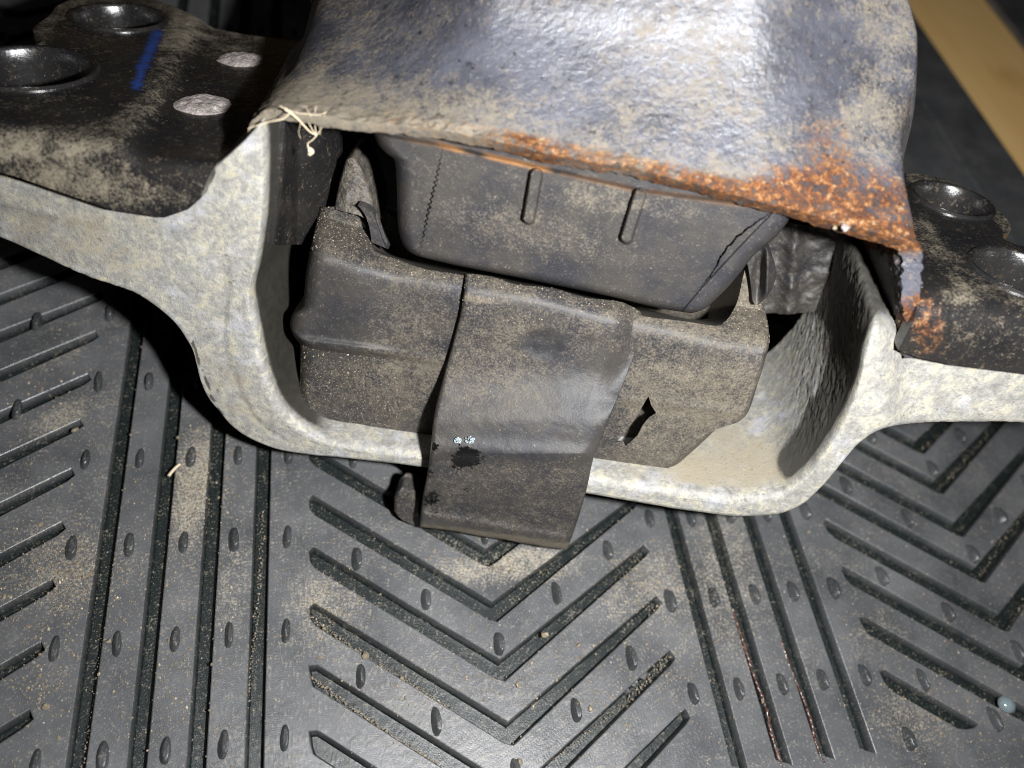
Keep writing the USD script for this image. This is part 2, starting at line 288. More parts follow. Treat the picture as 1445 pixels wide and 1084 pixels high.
# ------------------------------------------------------------------ the setting: board and dark floor beyond the mat
def flat_box(x0, x1, y0, y1, z0, z1):
    b = trimesh.creation.box([x1 - x0, y1 - y0, z1 - z0]); b.apply_translation([(x0 + x1) / 2, (y0 + y1) / 2, (z0 + z1) / 2]); return b
tag(put('/World', 'bench_top', flat_box(-0.9, 1.3, -0.5, 1.3, -0.034, -0.0055), M_wood, False, scale=1), kind='structure', label='tan wooden surface under the ribbed rubber mat')
p = put('/World', 'dark_sheet', flat_box(1.955 * H, 1.0, -0.4, 1.2, -0.005, -0.002), M_mat, False, scale=1)
tag(p, 'dark grey sheet in the upper right corner past the tan strip', 'sheet')

# ------------------------------------------------------------------ the rubber mat: top sheet with recessed grooves, every raised nub a part
U = H
grooves = []
YTOP = 2.6
def stripe(x0, w, ya, yb): grooves.append(Polygon([(x0, ya), (x0 + w, ya), (x0 + w, yb), (x0, yb)]))
for blk in (-1, 0, 1, 2):
    for k in range(4):
        if blk == 2: continue
        stripe(-.2540 + .0601 * k + .7485 * blk, .0182, .096, YTOP)
for blk in (-1, 0, 1):
    bx = .7485 * blk
    for k in range(-6, 34):
        yl = .230 + .0733 * k
        vw, xs, xc, xe = .0258, -.006, .2237, .4545
        sl, sr = .725, .615
        pts = [(xs, yl + vw + sl * (xc - xs)), (xs + .003, yl + sl * (xc - xs) - .002), (xc, yl), (xe, yl + sr * (xe - xc) + .012), (xe - .002, yl + vw + sr * (xe - xc) - .001), (xc, yl + vw)]
        q = Polygon([(x + bx, y) for x, y in pts]).intersection(sbox(-3, .113, 3, YTOP))
        grooves += [w for w in getattr(q, 'geoms', [q]) if w.area > 2e-4]
    # the next pattern field nearer the viewer
    for k in range(3):
        q = Polygon([(bx + .2 + .06 * k, -.02), (bx + .218 + .06 * k, -.02), (bx + .218 + .06 * k, -.6), (bx + .2 + .06 * k, -.6)]); grooves.append(q)
for blk in (1,):
    q = Polygon([(.905, .072), (.925, .078), (1.02, .01), (1.0, .0)]); grooves.append(q)
X0, X1, Y0, Y1 = -1.35, 1.595, -.45, YTOP + .25
def ring_pts(poly, step):
    poly = poly.buffer(-.0028).buffer(.0028 + .0004)
    poly = poly.simplify(.0002)
    if poly.geom_type != 'Polygon': poly = max(poly.geoms, key=lambda a: a.area)
    ls = LineString(poly.exterior.coords); n = max(int(ls.length / step), 24)
    return np.array([ls.interpolate(i / n, normalized=True).coords[0] for i in range(n)])
rim_line = Polygon([(1.428, .0), (1.436, .0), (1.436, YTOP), (1.428, YTOP)]); grooves.append(rim_line)
rings = []
for q in grooves:
    q = q.intersection(sbox(X0 + .03, Y0 + .03, X1 - .03, Y1 - .03))
    if q.is_empty or q.area < 1e-5: continue
    r = ring_pts(q, .012 if q.bounds[3] < 1.2 and q.bounds[0] > -.9 else .03) if q is not None else None
    if LineString(r).length and not LineString(list(r) + [r[0]]).is_ring: continue
    a = 0.5 * np.sum(r[:, 0] * np.roll(r[:, 1], -1) - np.roll(r[:, 0], -1) * r[:, 1])
    if a < 0: r = r[::-1]
    rings.append(r)
from mapbox_earcut import triangulate_float64
def offset_ring(r, o):
    e = np.roll(r, -1, 0) - r; nrm = np.stack([e[:, 1], -e[:, 0]], 1); nrm /= np.linalg.norm(nrm, axis=1)[:, None] + 1e-12
    mv = nrm + np.roll(nrm, 1, 0); mv /= (np.sum(mv * nrm, 1) * 1.0)[:, None].clip(.5) + 1e-12
    return r + mv * o          # outward for counter-clockwise rings
V, F = [], []
off = 0
outer = np.array([(X0, Y0), (X1, Y0), (X1, Y1), (X0, Y1)])
loops = [outer] + [offset_ring(r, .0016) for r in rings]
flat = np.vstack(loops); ends = np.cumsum([len(x) for x in loops]).astype(np.uint32)
tri = triangulate_float64(flat, ends).reshape(-1, 3)
top = trimesh.Trimesh(np.c_[flat * U, np.zeros(len(flat))], tri, process=False)
if top.face_normals[0, 2] < 0: top.invert()
# split the top into short triangles so that the dirt marks can be stored on it
tv, tf = trimesh.remesh.subdivide_to_size(top.vertices, top.faces, max_edge=.004, max_iter=12)
mesh_parts = [(tv, tf)]
depths = [(.0016, 0.0), (.0006, -.00012), (.0, -.0006), (-.0014, -.0026), (-.0026, -.0029)]
for r in rings:
    n = len(r); lv = []
    for o, z in depths:
        rr = offset_ring(r, o); jz = np.zeros(n)
        lv.append(np.c_[rr * U, np.full(n, z)])
    vv = np.vstack(lv)
    ff = [grid_faces(len(depths), n, wrap=True, flip=True)]
    fl = lv[-1][:, :2]; tt = triangulate_float64(np.ascontiguousarray(fl), np.array([n], np.uint32)).reshape(-1, 3)
    if len(tt):
        a = fl[tt[0]]; cr = np.cross(a[1] - a[0], a[2] - a[0])
        if cr < 0: tt = tt[:, ::-1]
        ff.append(tt + (len(depths) - 1) * n)
    fq = np.vstack(ff)
    mesh_parts.append((vv, fq))
# sides and underside
ob = outer * U; zb = -.005
sv = np.vstack([np.c_[ob, np.zeros(4)], np.c_[ob, np.full(4, zb)]]); i = np.arange(4); j = (i + 1) % 4
mesh_parts.append((sv, np.vstack([np.stack([i, i + 4, j], 1), np.stack([j, i + 4, j + 4], 1), [[4, 6, 5], [4, 7, 6]]])[:, ::-1]))
V = np.vstack([a for a, b in mesh_parts]); offs = np.cumsum([0] + [len(a) for a, b in mesh_parts[:-1]])
F = np.vstack([b + o for (a, b), o in zip(mesh_parts, offs)])
body = trimesh.Trimesh(V, F, process=False)
def wpix(v):
    q = (v - EYE) @ C2W; z = np.maximum(q[:, 2], .02)
    return 722.5 + FPX * q[:, 0] / z, 542 + FPX * q[:, 1] / z
def mat_mask(v):
    px, py = wpix(v); n1 = fbm(v, .012, 4, 3); n2 = fbm(v, .004, 3, 5)
    du = .05 + .30 * (n1 - .5)
    for cx, cy, rx, ry, an, k in ((275, 690, 36, 75, 12, .75), (95, 585, 60, 16, -25, .5), (75, 510, 45, 12, -25, .35), (730, 795, 85, 22, 0, .75), (640, 812, 60, 12, 8, .4), (470, 855, 50, 50, 30, .4), (905, 830, 60, 55, -20, .45),
                                  (80, 800, 80, 60, -20, .35), (330, 830, 30, 60, 8, .3), (1010, 860, 60, 70, 15, .3), (1020, 760, 40, 50, 0, .3), (1290, 1020, 60, 40, 20, .35), (160, 640, 30, 100, 5, .2), (560, 1000, 120, 60, 30, .2), (1240, 900, 40, 30, 0, .3)):
        du = du + .62 * k * blob(px, py, cx, cy, rx, ry, an, .6) * (.5 + n2)
    dark_tone = sst(-v[:, 2], .0003, .0012)  # tone gets darker with groove depth
    return np.stack([dark_tone, du * np.where(v[:, 2] < -.0005, .35, 1), 0 * du], 1)
mat_thing = UsdGeom.Xform.Define(stage, '/World/rubber_mat')
tag(mat_thing.GetPrim(), 'black ribbed rubber floor mat with chevron grooves, gritty, lying under the metal mount', 'floor mat')
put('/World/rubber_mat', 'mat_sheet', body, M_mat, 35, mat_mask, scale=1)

def nub_mesh(L, Wd, h, rr):
    """A small moulded wedge: a slanted crest, blunt at one end and drawn out at the other."""
    rows = []
    th = np.linspace(0, 2 * math.pi, 16, endpoint=False); c, q = np.cos(th), np.sin(th)
    lean = rr.uniform(.10, .35) * Wd
    for s, z in ((1.06, -.0002), (1.0, .12 * h), (.86, .55 * h), (.64, .9 * h), (.42, 1.0 * h)):
        taper = 1 - .32 * np.clip(q, 0, 1)                 # narrower at the far end
        x = np.sign(c) * np.abs(c) ** .75 * Wd / 2 * s * taper + lean * max(z, 0) / h
        y = np.sign(q) * np.abs(q) ** .7 * L / 2 * (0.35 + .65 * s)
        zz = z * (1 - .35 * np.clip(q, 0, 1)) if z > 0 else z
        rows.append(np.stack([x, y, np.broadcast_to(zz, 16)], 1))
    rows = [w + (rr.uniform(-1, 1, w.shape) * .00006 if i else 0) for i, w in enumerate(rows)]
    v = np.vstack(rows + [rows[-1].mean(0, keepdims=True)]); k = 16
    f = [grid_faces(5, k, wrap=True)]; j = np.arange(k)
    f.append(np.stack([4 * k + j, 4 * k + (j + 1) % k, np.full(k, 5 * k)], 1))
    return trimesh.Trimesh(v, np.vstack(f), process=False)
nubs = []
for blk in (-1, 0, 1):
    bx = .7485 * blk
    for i, x in enumerate((-.284, -.2195, -.157, -.098, -.033)):
        for k in range(0, 14): nubs.append((x + bx, .193 + .1205 * k))
    for k in range(0, 10):
        ph = {0: 0.0, 1: -.0733, -1: -.039}[blk]
        for dx in ((-.171, -.0865, 0, .085, .169) if blk >= 0 else (-.1, 0, .065, .149)):
            y = .279 + .1466 * (k - 1) + ph + abs(dx) * (.70 if dx < 0 else .66) - .003 * (dx == 0)
            nubs.append((.2235 + dx + bx, y))
nubs += [(.746, .11)]
made = 0
r0 = np.random.default_rng(4)
for x, y in nubs:
    wp = np.array([[x * U, y * U, 0.0]]); a, b = wpix(wp)
    if -40 < a[0] < 1480 and -30 < b[0] < 1110 and y > .1 and made < 290:
        t = nub_mesh(.0052 * r0.uniform(.9, 1.08), .0019 * r0.uniform(.85, 1.15), .0019 * r0.uniform(.85, 1.1), r0)
        t.apply_transform(trimesh.transformations.rotation_matrix(r0.uniform(-.06, .06), [0, 0, 1]))
        t.apply_translation(wp[0])
        put('/World/rubber_mat', 'nub', t, M_mat, 38, lambda q: mat_mask(q) * [0, .3, 0] + [.5, 0, 0], scale=1); made += 1

# ------------------------------------------------------------------ the mount
mount = UsdGeom.Xform.Define(stage, '/World/transmission_mount')
mount.AddTransformOp().Set(Gf.Matrix4d(*M2W.T.ravel().tolist()))
tag(mount.GetPrim(), 'rusty steel and rubber transmission mount with pale cast cradle on the mat', 'transmission mount')
MP = '/World/transmission_mount'

# cast aluminium cradle: pairs of outer and inner outline points swept to depth
pairs = [(-120, 300, -120, 225), (-60, 320, -60, 238), (0, 340, 20, 250), (55, 364, 110, 262), (100, 385, 180, 268), (140, 401, 240, 262), (180, 414, 300, 235), (215, 434, 345, 195), (240, 455, 367, 172), (258, 478, 373, 230), (270, 500, 371, 300), (275, 520, 362, 370), (280, 540, 353, 420), (285, 553, 357, 445), (293, 568, 366, 490),
         (304, 582, 379, 540), (322, 603, 398, 580), (348, 621, 424, 604), (390, 637, 452, 620), (480, 650, 500, 629), (590, 662, 592, 642), (700, 679, 700, 655), (830, 701, 830, 676), (960, 723, 955, 694), (1050, 733, 1045, 704), (1095, 731, 1098, 698), (1128, 719, 1136, 672), (1160, 692, 1165, 635), (1193, 653, 1195, 583), (1218, 627, 1213, 532), (1238, 614, 1222, 492), (1262, 606, 1242, 458), (1320, 600, 1292, 482), (1400, 600, 1380, 508), (1460, 602, 1460, 525), (1550, 608, 1550, 550)]
NS = 640
pr = resample(np.array(pairs, float), NS)
Oxy, Ixy = pr[:, :2], pr[:, 2:]
rows = []
D = 46.0
def inner_taper(ix):                        # draft of the casting: the right inner wall leans in a little less than straight
    return np.clip((ix - 1080) / 140, 0, 1)
nf = 26
si = np.arange(float(NS)) * 420 / NS
doff = 2.2 * (1 - sst(Ixy[:, 0] + 2000 * (si > 200), 60, 340)) * (si < 120) + 4.5 * sst(Ixy[:, 0], 1225, 1275) * (si > 200)
o0, i0 = P(Oxy[:, 0], Oxy[:, 1], doff), P(Ixy[:, 0], Ixy[:, 1], doff)
wdir = i0 - o0; wl = np.linalg.norm(wdir, axis=1)[:, None]; wn = wdir / wl
bev = np.minimum(1.6, wl * .3)
def at_depth(base, d, s=None): q = base.copy(); q[:, 1] = d; return q
loop = []
for d in np.linspace(D, 3, 10): loop.append(at_depth(o0, d))
for a in np.linspace(0, math.pi / 2, 5)[:-1]:
    q = o0 + wn * bev * (1 - math.cos(a)); q[:, 1] = 1.8 * (1 - math.sin(a)); loop.append(q)
for t in np.linspace(0, 1, nf):
    q = o0 + wn * (bev + (wl - 2 * bev) * t)
    # a soft crease runs along the rim on the left; the web beside it lies back a little
    onleft = sst(-si, -190, -150)
    q[:, 1] = onleft * .3 * (1 - sst(np.full(NS, t), .50, .62)) * sst(wl[:, 0], 6, 14)
    loop.append(q)
for a in np.linspace(math.pi / 2, 0, 5)[1:]:
    q = i0 - wn * bev * (1 - math.cos(a)); q[:, 1] = 1.8 * (1 - math.sin(a)); loop.append(q)
tap = inner_taper(Ixy[:, 0])[:, None]
for d in np.linspace(3, D, 64)[1:]:
    q = at_depth(i0, d); k = (d / D)
    q[:, 0] += tap[:, 0] * 4.5 * k                 # the wall opens to the back on the right
    loop.append(q)
loop = np.stack(loop, 0)                    # nl x 420 x 3
loop[..., 1] += doff[None] * (1 - np.clip(loop[..., 1] / D, 0, 1))
nl, ns = loop.shape[:2]
f = [np.vstack([grid_faces(nl, ns)])]
idx = np.arange(nl * ns).reshape(nl, ns)
f.append(np.stack([np.stack([idx[-1, :-1], idx[-1, 1:], idx[0, 1:]], 1), np.stack([idx[-1, :-1], idx[0, 1:], idx[0, :-1]], 1)], 1).reshape(-1, 3))
cr = trimesh.Trimesh(loop.reshape(-1, 3), np.vstack(f), process=False)
if cr.volume < 0: cr.invert()
nr = np.array(cr.vertex_normals)
v = np.array(cr.vertices); px, py = pix(v)
amp = .30 * (fbm(v, 7, 3, 11) - .5) + .05 * (fbm(v, 1.2, 3, 12) - .5)
edge_l = (px > 60) & (px < 300) & (py > 360) & (py < 470)
amp += edge_l * .5 * (fbm(v, 1.0, 3, 13) - .5) * (1 - sst(ldist(px, py, [(60, 366), (100, 385), (140, 401), (180, 414), (215, 434)]), 2, 12))
rough_wall = sst(px, 1085, 1130) * sst(-py, -690, -600) * sst(v[:, 1], 3, 7)
amp += rough_wall * (.35 * (fbm(v, 1.6, 3, 15) - .5) + .7 * (fbm(v, .7, 3, 16) - .5))
cr.vertices = v + nr * amp[:, None]
grime_shade_line = [(1215, 330), (1190, 420), (1205, 480), (1185, 560), (1150, 620), (1130, 650)]  # middle of a band painted dark: caked grime plus shade of the wall
def cradle_mask(v):
    px, py = pix(v); n1 = fbm(v, 4, 4, 21); n2 = fbm(v, 1.2, 3, 22)
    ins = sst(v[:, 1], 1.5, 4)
    dirt = 1.1 * ins * (1 - sst(ldist(px, py, grime_shade_line), 16, 46 ) ) * (.55 + n1) + ins * .9 * sst(-py, -470, -420) * sst(px, 1000, 1100)  # real grime, deepened to paint in the shade of the right inner wall
    dirt += .9 * ins * sst(-px, -480, -430)  # left inner wall: its shade painted in with the dirt colour
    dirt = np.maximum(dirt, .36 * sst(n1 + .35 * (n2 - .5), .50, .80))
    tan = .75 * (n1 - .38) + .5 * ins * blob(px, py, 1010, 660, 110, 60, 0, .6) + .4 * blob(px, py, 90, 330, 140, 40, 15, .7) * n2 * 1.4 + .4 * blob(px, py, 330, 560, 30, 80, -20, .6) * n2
    olive_shade = ins * sst(-px, -480, -430) * (.6 + .5 * n2)  # shade of the left inner wall, painted as near-black olive
    part = 1.0 * (1 - sst(ldist(px, py, [(271, 484), (284, 520), (300, 562), (326, 608), (350, 624), (392, 634)]), .6, 2.2)) * (v[:, 1] < 4) * sst(n1, .3, .5)
    return np.stack([np.maximum(dirt, part), olive_shade, tan], 1)
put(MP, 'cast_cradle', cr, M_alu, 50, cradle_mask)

# upper steel pressing (apron and both legs)
edge = resample([(332, 246), (343, 205), (360, 168), (385, 154), (430, 160), (520, 174), (600, 182), (680, 195), (740, 210), (800, 223), (900, 241), (1000, 266), (1100, 292), (1180, 314), (1240, 332), (1270, 340), (1287, 352), (1298, 385), (1301, 430), (1303, 502)], 360)
topl = [(440, 250), (440, 60), (445, 0), (458, -35), (500, -48), (560, -55), (640, -58), (720, -60), (780, -62), (830, -62), (910, -62), (1000, -60), (1080, -58), (1150, -52), (1215, -45), (1255, -40), (1272, -30), (1290, 100), (1296, 250), (1300, 470)]
s_e = np.linspace(0, 1, 360)
# parameter positions of the given points along the edge, so that both curves stay in step
ed_pts = np.array([(332, 246), (343, 205), (360, 168), (385, 154), (430, 160), (520, 174), (600, 182), (680, 195), (740, 210), (800, 223), (900, 241), (1000, 266), (1100, 292), (1180, 314), (1240, 332), (1270, 340), (1287, 352), (1298, 385), (1301, 430), (1303, 502)], float)
cum = np.r_[0, np.cumsum(np.linalg.norm(np.diff(ed_pts, axis=0), axis=1))]; cum /= cum[-1]
tp = np.array(topl, float)
topc = np.stack([PchipInterpolator(cum, tp[:, k])(s_e) for k in (0, 1)], 1)
side = np.minimum(s_e, 1 - s_e)
leg = 1 - sst(side, .085, .13)                        # 1 on the legs, 0 on the apron
d_edge = 2.0 + 0 * s_e
d_top = 19.0 + 42 * (1 - sst(s_e, .08, .34)) + 14 * sst(s_e, .68, .88) + leg * 6
F0 = P(edge[:, 0], edge[:, 1], d_edge); T0 = P(topc[:, 0], topc[:, 1], d_top)
T0 = T0 * (1 - leg)[:, None] + (F0 + np.array([0, 40.0, 0])) * leg[:, None]
nvh = 200
t = np.linspace(0, 1, nvh)[:, None]
G = (1 - t)[..., None] * F0[None] + t[..., None] * T0[None]
conc = (t * (1 - t)) * 4
G[..., 1] += conc * (3.2) * (1 - leg)[None]           # concave: the apron lies back first, then stands up
# right flank bulges in and out as the pressing's edge does
pxg, pyg = pix(G)
sil = PchipInterpolator([-40, 10, 50, 95, 130, 180, 230, 290, 330, 352], [1262, 1284, 1292, 1290, 1280, 1270, 1271, 1281, 1287, 1290])
wgt = sst(s_e, .70, .865)[None] * np.ones_like(pxg)
k_r = int(np.argmin(np.abs(s_e - .868)))
target = sil(np.clip(pyg[:, k_r], -40, 352)) - pxg[:, k_r]
pxg2 = pxg + target[:, None] * wgt * (1 - sst(s_e, .88, .91))[None]
sill = PchipInterpolator([-60, 10, 60, 95, 140, 165], [470, 440, 417, 400, 375, 362])
k_l = int(np.argmin(np.abs(s_e - .075)))
targl = sill(np.clip(pyg[:, k_l], -60, 165)) - pxg[:, k_l]
pxg2 = pxg2 + targl[:, None] * (sst(s_e, .04, .07) * (1 - sst(s_e, .08, .2)))[None]
G = P(pxg2, pyg, G[..., 1])
# soft pressed ridge and a dent
G[..., 1] -= .45 * np.exp(-((pyg - (14 + .10 * (pxg - 850))) / 30) ** 2) * np.exp(-((pxg - 900) / 190) ** 2) * (1 - leg)[None]
rnd = 1 - sst(np.minimum(s_e, 1 - s_e), .105, .16)
# continue over the top, out of the picture, as the flat roof of the pressing
last = G[-1]; back = []
for k in range(1, 16):
    a = min(k / 5, 1) * math.pi / 2; q = last.copy(); q[:, 2] += 5 * math.sin(a) * (1 - leg); q[:, 1] += 5 * (1 - math.cos(a)) + max(0, k - 5) * 4 * sst(side, .12, .2); back.append(q)
G = np.concatenate([G, np.stack(back)], 0)
def grid_normals(G):
    du = np.gradient(G, axis=1); dv = np.gradient(G, axis=0); n = np.cross(du, dv); return n / (np.linalg.norm(n, axis=-1, keepdims=True) + 1e-12)
N = grid_normals(G)
if N[50, 180, 1] > 0: N = -N                          # outward = towards the viewer
flak = np.zeros(G.shape[:2])
pq, pv = pix(G)
n_a = fbm(G, 3.0, 4, 31); n_b = fbm(G, .9, 3, 32)
dist_e = ldist(pq, pv, edge[::6])
rustband = (1 - sst(dist_e, 8, 26)) * sst(pq, 480, 620)
flak = rustband * (.55 * (n_b - .45) + 1.0 * (n_a - .45)) + (1 - sst(dist_e, 4, 22)) * (.7 * (n_b - .5) + .5 * (n_a - .5)) + .12 * (n_a - .5) + .08 * (n_b - .5)
G = G + N * flak[..., None]
thick = 2.9
Nin = N.copy()
thick_r = thick * (1 - .9 * sst(np.arange(len(G)), 165, 195))[:, None, None]
hat = solid(G, G - Nin * thick_r * (1 - .4 * (1 - sst(s_e, .2, .42)))[None, :, None])
def hat_mask(v):
    px, py = pix(v); n1 = fbm(v, 4, 4, 41); n2 = fbm(v, 1.3, 4, 42); n3 = fbm(v, 9, 3, 43)
    de = ldist(px, py, edge[::4])
    rust = (1 - sst(de, 10, 30)) * sst(px, 500, 560) * (.30 + .75 * sst(px, 660, 760) * (1 - .55 * sst(px, 800, 830) * (1 - sst(px, 890, 930)))) * (.1 + 1.7 * n1) * (.6 + .8 * n2)
    rust += .95 * blob(px, py, 1210, 290, 95, 55, 15, .5) * (.2 + 1.2 * n1) + .8 * blob(px, py, 1285, 455, 22, 42, 0, .5) * (.5 + n1) + .65 * blob(px, py, 1165, 205, 35, 40, 0, .6) * (.1 + 1.1 * n2)
    rust += .75 * blob(px, py, 1110, 260, 60, 25, 15, .5)
    rust *= 1 - .75 * blob(px, py, 1000, 222, 90, 14, 12, .5)
    rust *= 1 - .85 * leg_right(px, py) * (1 - sst(py, 400, 440))
    dust = .31 + .65 * (n1 - .5) + .3 * (n3 - .5) + .3 * (n2 - .5)
    dust += .45 * (1 - sst(de, 6, 24)) + .26 * (1 - sst(de, 12, 60)) + .25 * blob(px, py, 600, 140, 130, 26, 8, .6) + .5 * sst(-px, -560, -430) * n1 * 1.0 + .15 * blob(px, py, 900, 100, 90, 60, 0, .7) + .15 * blob(px, py, 1010, 130, 40, 60, 0, .7) + .25 * blob(px, py, 1255, 30, 40, 60, 0, .7)
    dust += .3 * blob(px, py, 1225, 160, 50, 40, -30, .6) - .3 * blob(px, py, 1140, 90, 70, 60, 0, .7) - .3 * blob(px, py, 760, 70, 120, 40, 0, .7) - .3 * blob(px, py, 430, 40, 40, 30, 0, .6)
    dust += 1.0 * blob(px, py, 385, 160, 60, 26, -30, .6) * (.3 + n2)
    dust = dust * (1 - .75 * (leg_right(px, py)))
    return np.stack([rust, dust, 0 * n1], 1)
def leg_right(px, py): return sst(px, 1262, 1274) * sst(py, 345, 365)
put(MP, 'steel_pressing', hat, M_hat, 45, hat_mask)

# wings: flat plates with a rolled front skirt, cut through for the bolts
def wing(name, zw, outline, fold, holes, skirt, mask, r=5.0, step=None, collar=True):
    """outline: photo points on the plane z=zw, back of the fold; fold: depth of the bend; skirt: (x mm -> skirt height) points."""
    o = PZ(np.array([q[0] for q in outline]), np.array([q[1] for q in outline]), np.full(len(outline), zw))
    pts = resample(np.vstack([o[:, :2]]), 160)
    xs, hs = np.array(skirt)[:, 0], np.array(skirt)[:, 1]
    xr = np.linspace(pts[-1, 0], pts[0, 0], 80)
    sk = np.stack([xr, fold - (r * math.pi / 2 + np.interp(xr, xs, hs) - 0)], 1)
    poly = Polygon(np.vstack([pts, sk])).buffer(0)
    if poly.geom_type != 'Polygon': poly = max(poly.geoms, key=lambda q: q.area)
    for cx, cy, a in holes:
        c = PZ(np.array([cx]), np.array([cy]), np.array([zw]))[0]
        poly = poly.difference(Point(c[0], c[1]).buffer(a, 48))
    cs = manifold3d.CrossSection([np.asarray(poly.exterior.coords)[:-1].tolist()] + [np.asarray(q.coords)[:-1].tolist() for q in poly.interiors], manifold3d.FillRule.EvenOdd)
    th = 3.0
    mm = manifold3d.Manifold.extrude(cs, th).translate([0, 0, -th]).refine_to_length(1.1)
    q = from_man(mm); v = np.array(q.vertices)
    vv = v[:, 1] - fold
    a = np.clip(-vv / r, 0, math.pi / 2); rest = np.clip(-vv - r * math.pi / 2, 0, None)
    rad = r + v[:, 2]
    y = np.where(vv >= 0, v[:, 1], fold - rad * np.sin(a))
    z = np.where(vv >= 0, v[:, 2], -r + rad * np.cos(a) - rest)
    w = np.stack([v[:, 0], y, z + zw], 1)
    if step is not None: w[:, 2] += step(w)
    w += 0.10 * (fbm(w, 6, 3, 51)[:, None] - .5) * np.array([0, 0, 1.0])
    q.vertices = w
    prim = put(MP, name, q, M_black, 35, mask)
    for cx, cy, a in holes:
        c = PZ(np.array([cx]), np.array([cy]), np.array([zw]))[0]
        prof = np.array([(a + 1.3, -.6), (a + 1.3, .2), (a + .9, .65), (a + .3, .55), (a - .2, -.1), (a - .55, -2.5), (a - .6, -10), (a + .6, -10), (a + 1.3, -2.9), (a + 1.3, -.6)])
        rg = trimesh.creation.revolve(prof, sections=72); rg.apply_translation([c[0], c[1], zw])
        if step is not None: rg.vertices[:, 2] += step(np.array([[c[0], c[1], zw]]))[0]
        if rg.volume < 0: rg.invert()
        put(prim.GetPath(), 'bolt_collar', rg, M_black, 35)
        bs = trimesh.creation.cylinder(radius=a + 2.5, height=6, sections=40); bs.apply_translation([c[0], c[1], zw - 12.5]); put(MP, 'casting_boss', bs, M_alu, 30)
    return prim
zL = P(np.array([170]), np.array([235]), np.array([-5.0]))[0][2] + 1.5
fold_d = PZ(np.array([150.]), np.array([190.]), np.array([zL]))[0][1]
print('left wing z', zL, 'fold', fold_d, [PZ(np.array([x * 1.]), np.array([y * 1.]), np.array([zL]))[0].round(1).tolist() for x, y in ((170, 25), (40, 95), (0, 250), (420, 45), (60, 50))])
xL = lambda px, py: PZ(np.array([px * 1.0]), np.array([py * 1.0]), np.array([zL]))[0][0]
diag = [(290, 20), (245, 60), (215, 120), (180, 180), (150, 220)]
def left_mask(v):
    px, py = pix(v); n1 = fbm(v, 4, 4, 61); n2 = fbm(v, 1.3, 4, 62)
    dust = -.05 + .35 * (n1 - .5) + .5 * (1 - sst(ldist(px, py, [(255, 40), (235, 95), (205, 150), (160, 190), (0, 205)]), 8, 34)) * (.35 + 1.1 * n1)
    dust += .5 * blob(px, py, 60, 235, 150, 45, 10, .6) * (.45 + .9 * n1) + .5 * blob(px, py, 130, 35, 60, 40, 0, .6) * n1 + .45 * (1 - sst(ldist(px, py, [(60, 50), (80, 10), (180, -8), (250, 14), (420, 46)]), 4, 22)) * (.4 + n1) + .45 * (1 - sst(ldist(px, py, [(-10, 72), (55, 64)]), 3, 12)) + .7 * blob(px, py, 330, 60, 110, 30, 12, .7) * (.2 + n1) + .35 * blob(px, py, 170, 270, 120, 20, 10, .6) + .4 * blob(px, py, 40, 140, 90, 20, 0, .6) * n1
    dust += .35 * blob(px, py, 300, 260, 50, 40, 0, .6) * n2
    blue = (1 - sst(ldist(px, py, [(222, 47), (212, 70), (200, 98), (193, 122)]), 3.5, 7.5)) * sst(n2, .12, .3)
    return np.stack([0 * n1, dust, blue], 1)
def left_step(w):
    px, py = pix(w)
    s = np.interp(py, [20, 60, 120, 180, 260], [285, 262, 228, 190, 170])
    return -1.8 * sst(px, s - 14, s + 22) * sst(-py, -250, -190)
wing_l = wing('bolt_wing', zL,
     [(-140, 170), (-90, 88), (-40, 76), (0, 70), (42, 66), (58, 60), (52, 50), (46, 42), (56, 32), (70, 22), (82, 8), (120, -10), (180, -14), (235, 6), (290, 26), (350, 38), (420, 46), (450, 50), (432, 100), (380, 140), (346, 180)],
     fold_d, [(168, 26, 9.2), (40, 97, 11.0)], [(xL(-140, 170), 1), (xL(0, 190), 2.6), (xL(150, 200), 6), (xL(240, 200), 6.0), (xL(285, 200), 3.6), (xL(320, 190), 1), (xL(346, 180), -4)], left_mask, 5.0, left_step)
for cx, cy, a in ((340, 84, 5.0), (287, 148, 5.4)):
    c = PZ(np.array([cx * 1.]), np.array([cy * 1.]), np.array([zL - 1.8]))[0]
    th = np.linspace(0, 2 * math.pi, 40, endpoint=False); rr = np.linspace(0, 1, 12)
    gx, gr = np.meshgrid(th, rr)
    base = np.stack([c[0] + a * gr * np.cos(gx), c[1] + a * 1.0 * gr * np.sin(gx), 0 * gx], -1)
    base[..., :2] += (.25 * a * gr[..., None] ** 3 * (fbm(base, 2.2, 3, 71)[..., None] - .5))
    base[..., 2] = zL - 1.9 + .95 * (1 - gr ** 3) + .9 * (fbm(base, 1.2, 3, 72) - .5) * (1 - gr ** 4)
    nb = base.shape[0] * base.shape[1]
    ff = grid_faces(12, 40, wrap=True)
    tt = trimesh.Trimesh(base.reshape(-1, 3), ff, process=False)
    if tt.face_normals[200][2] < 0: tt.invert()
    put(MP, 'dirt_filled_dimple', tt, M_dirt, 60)

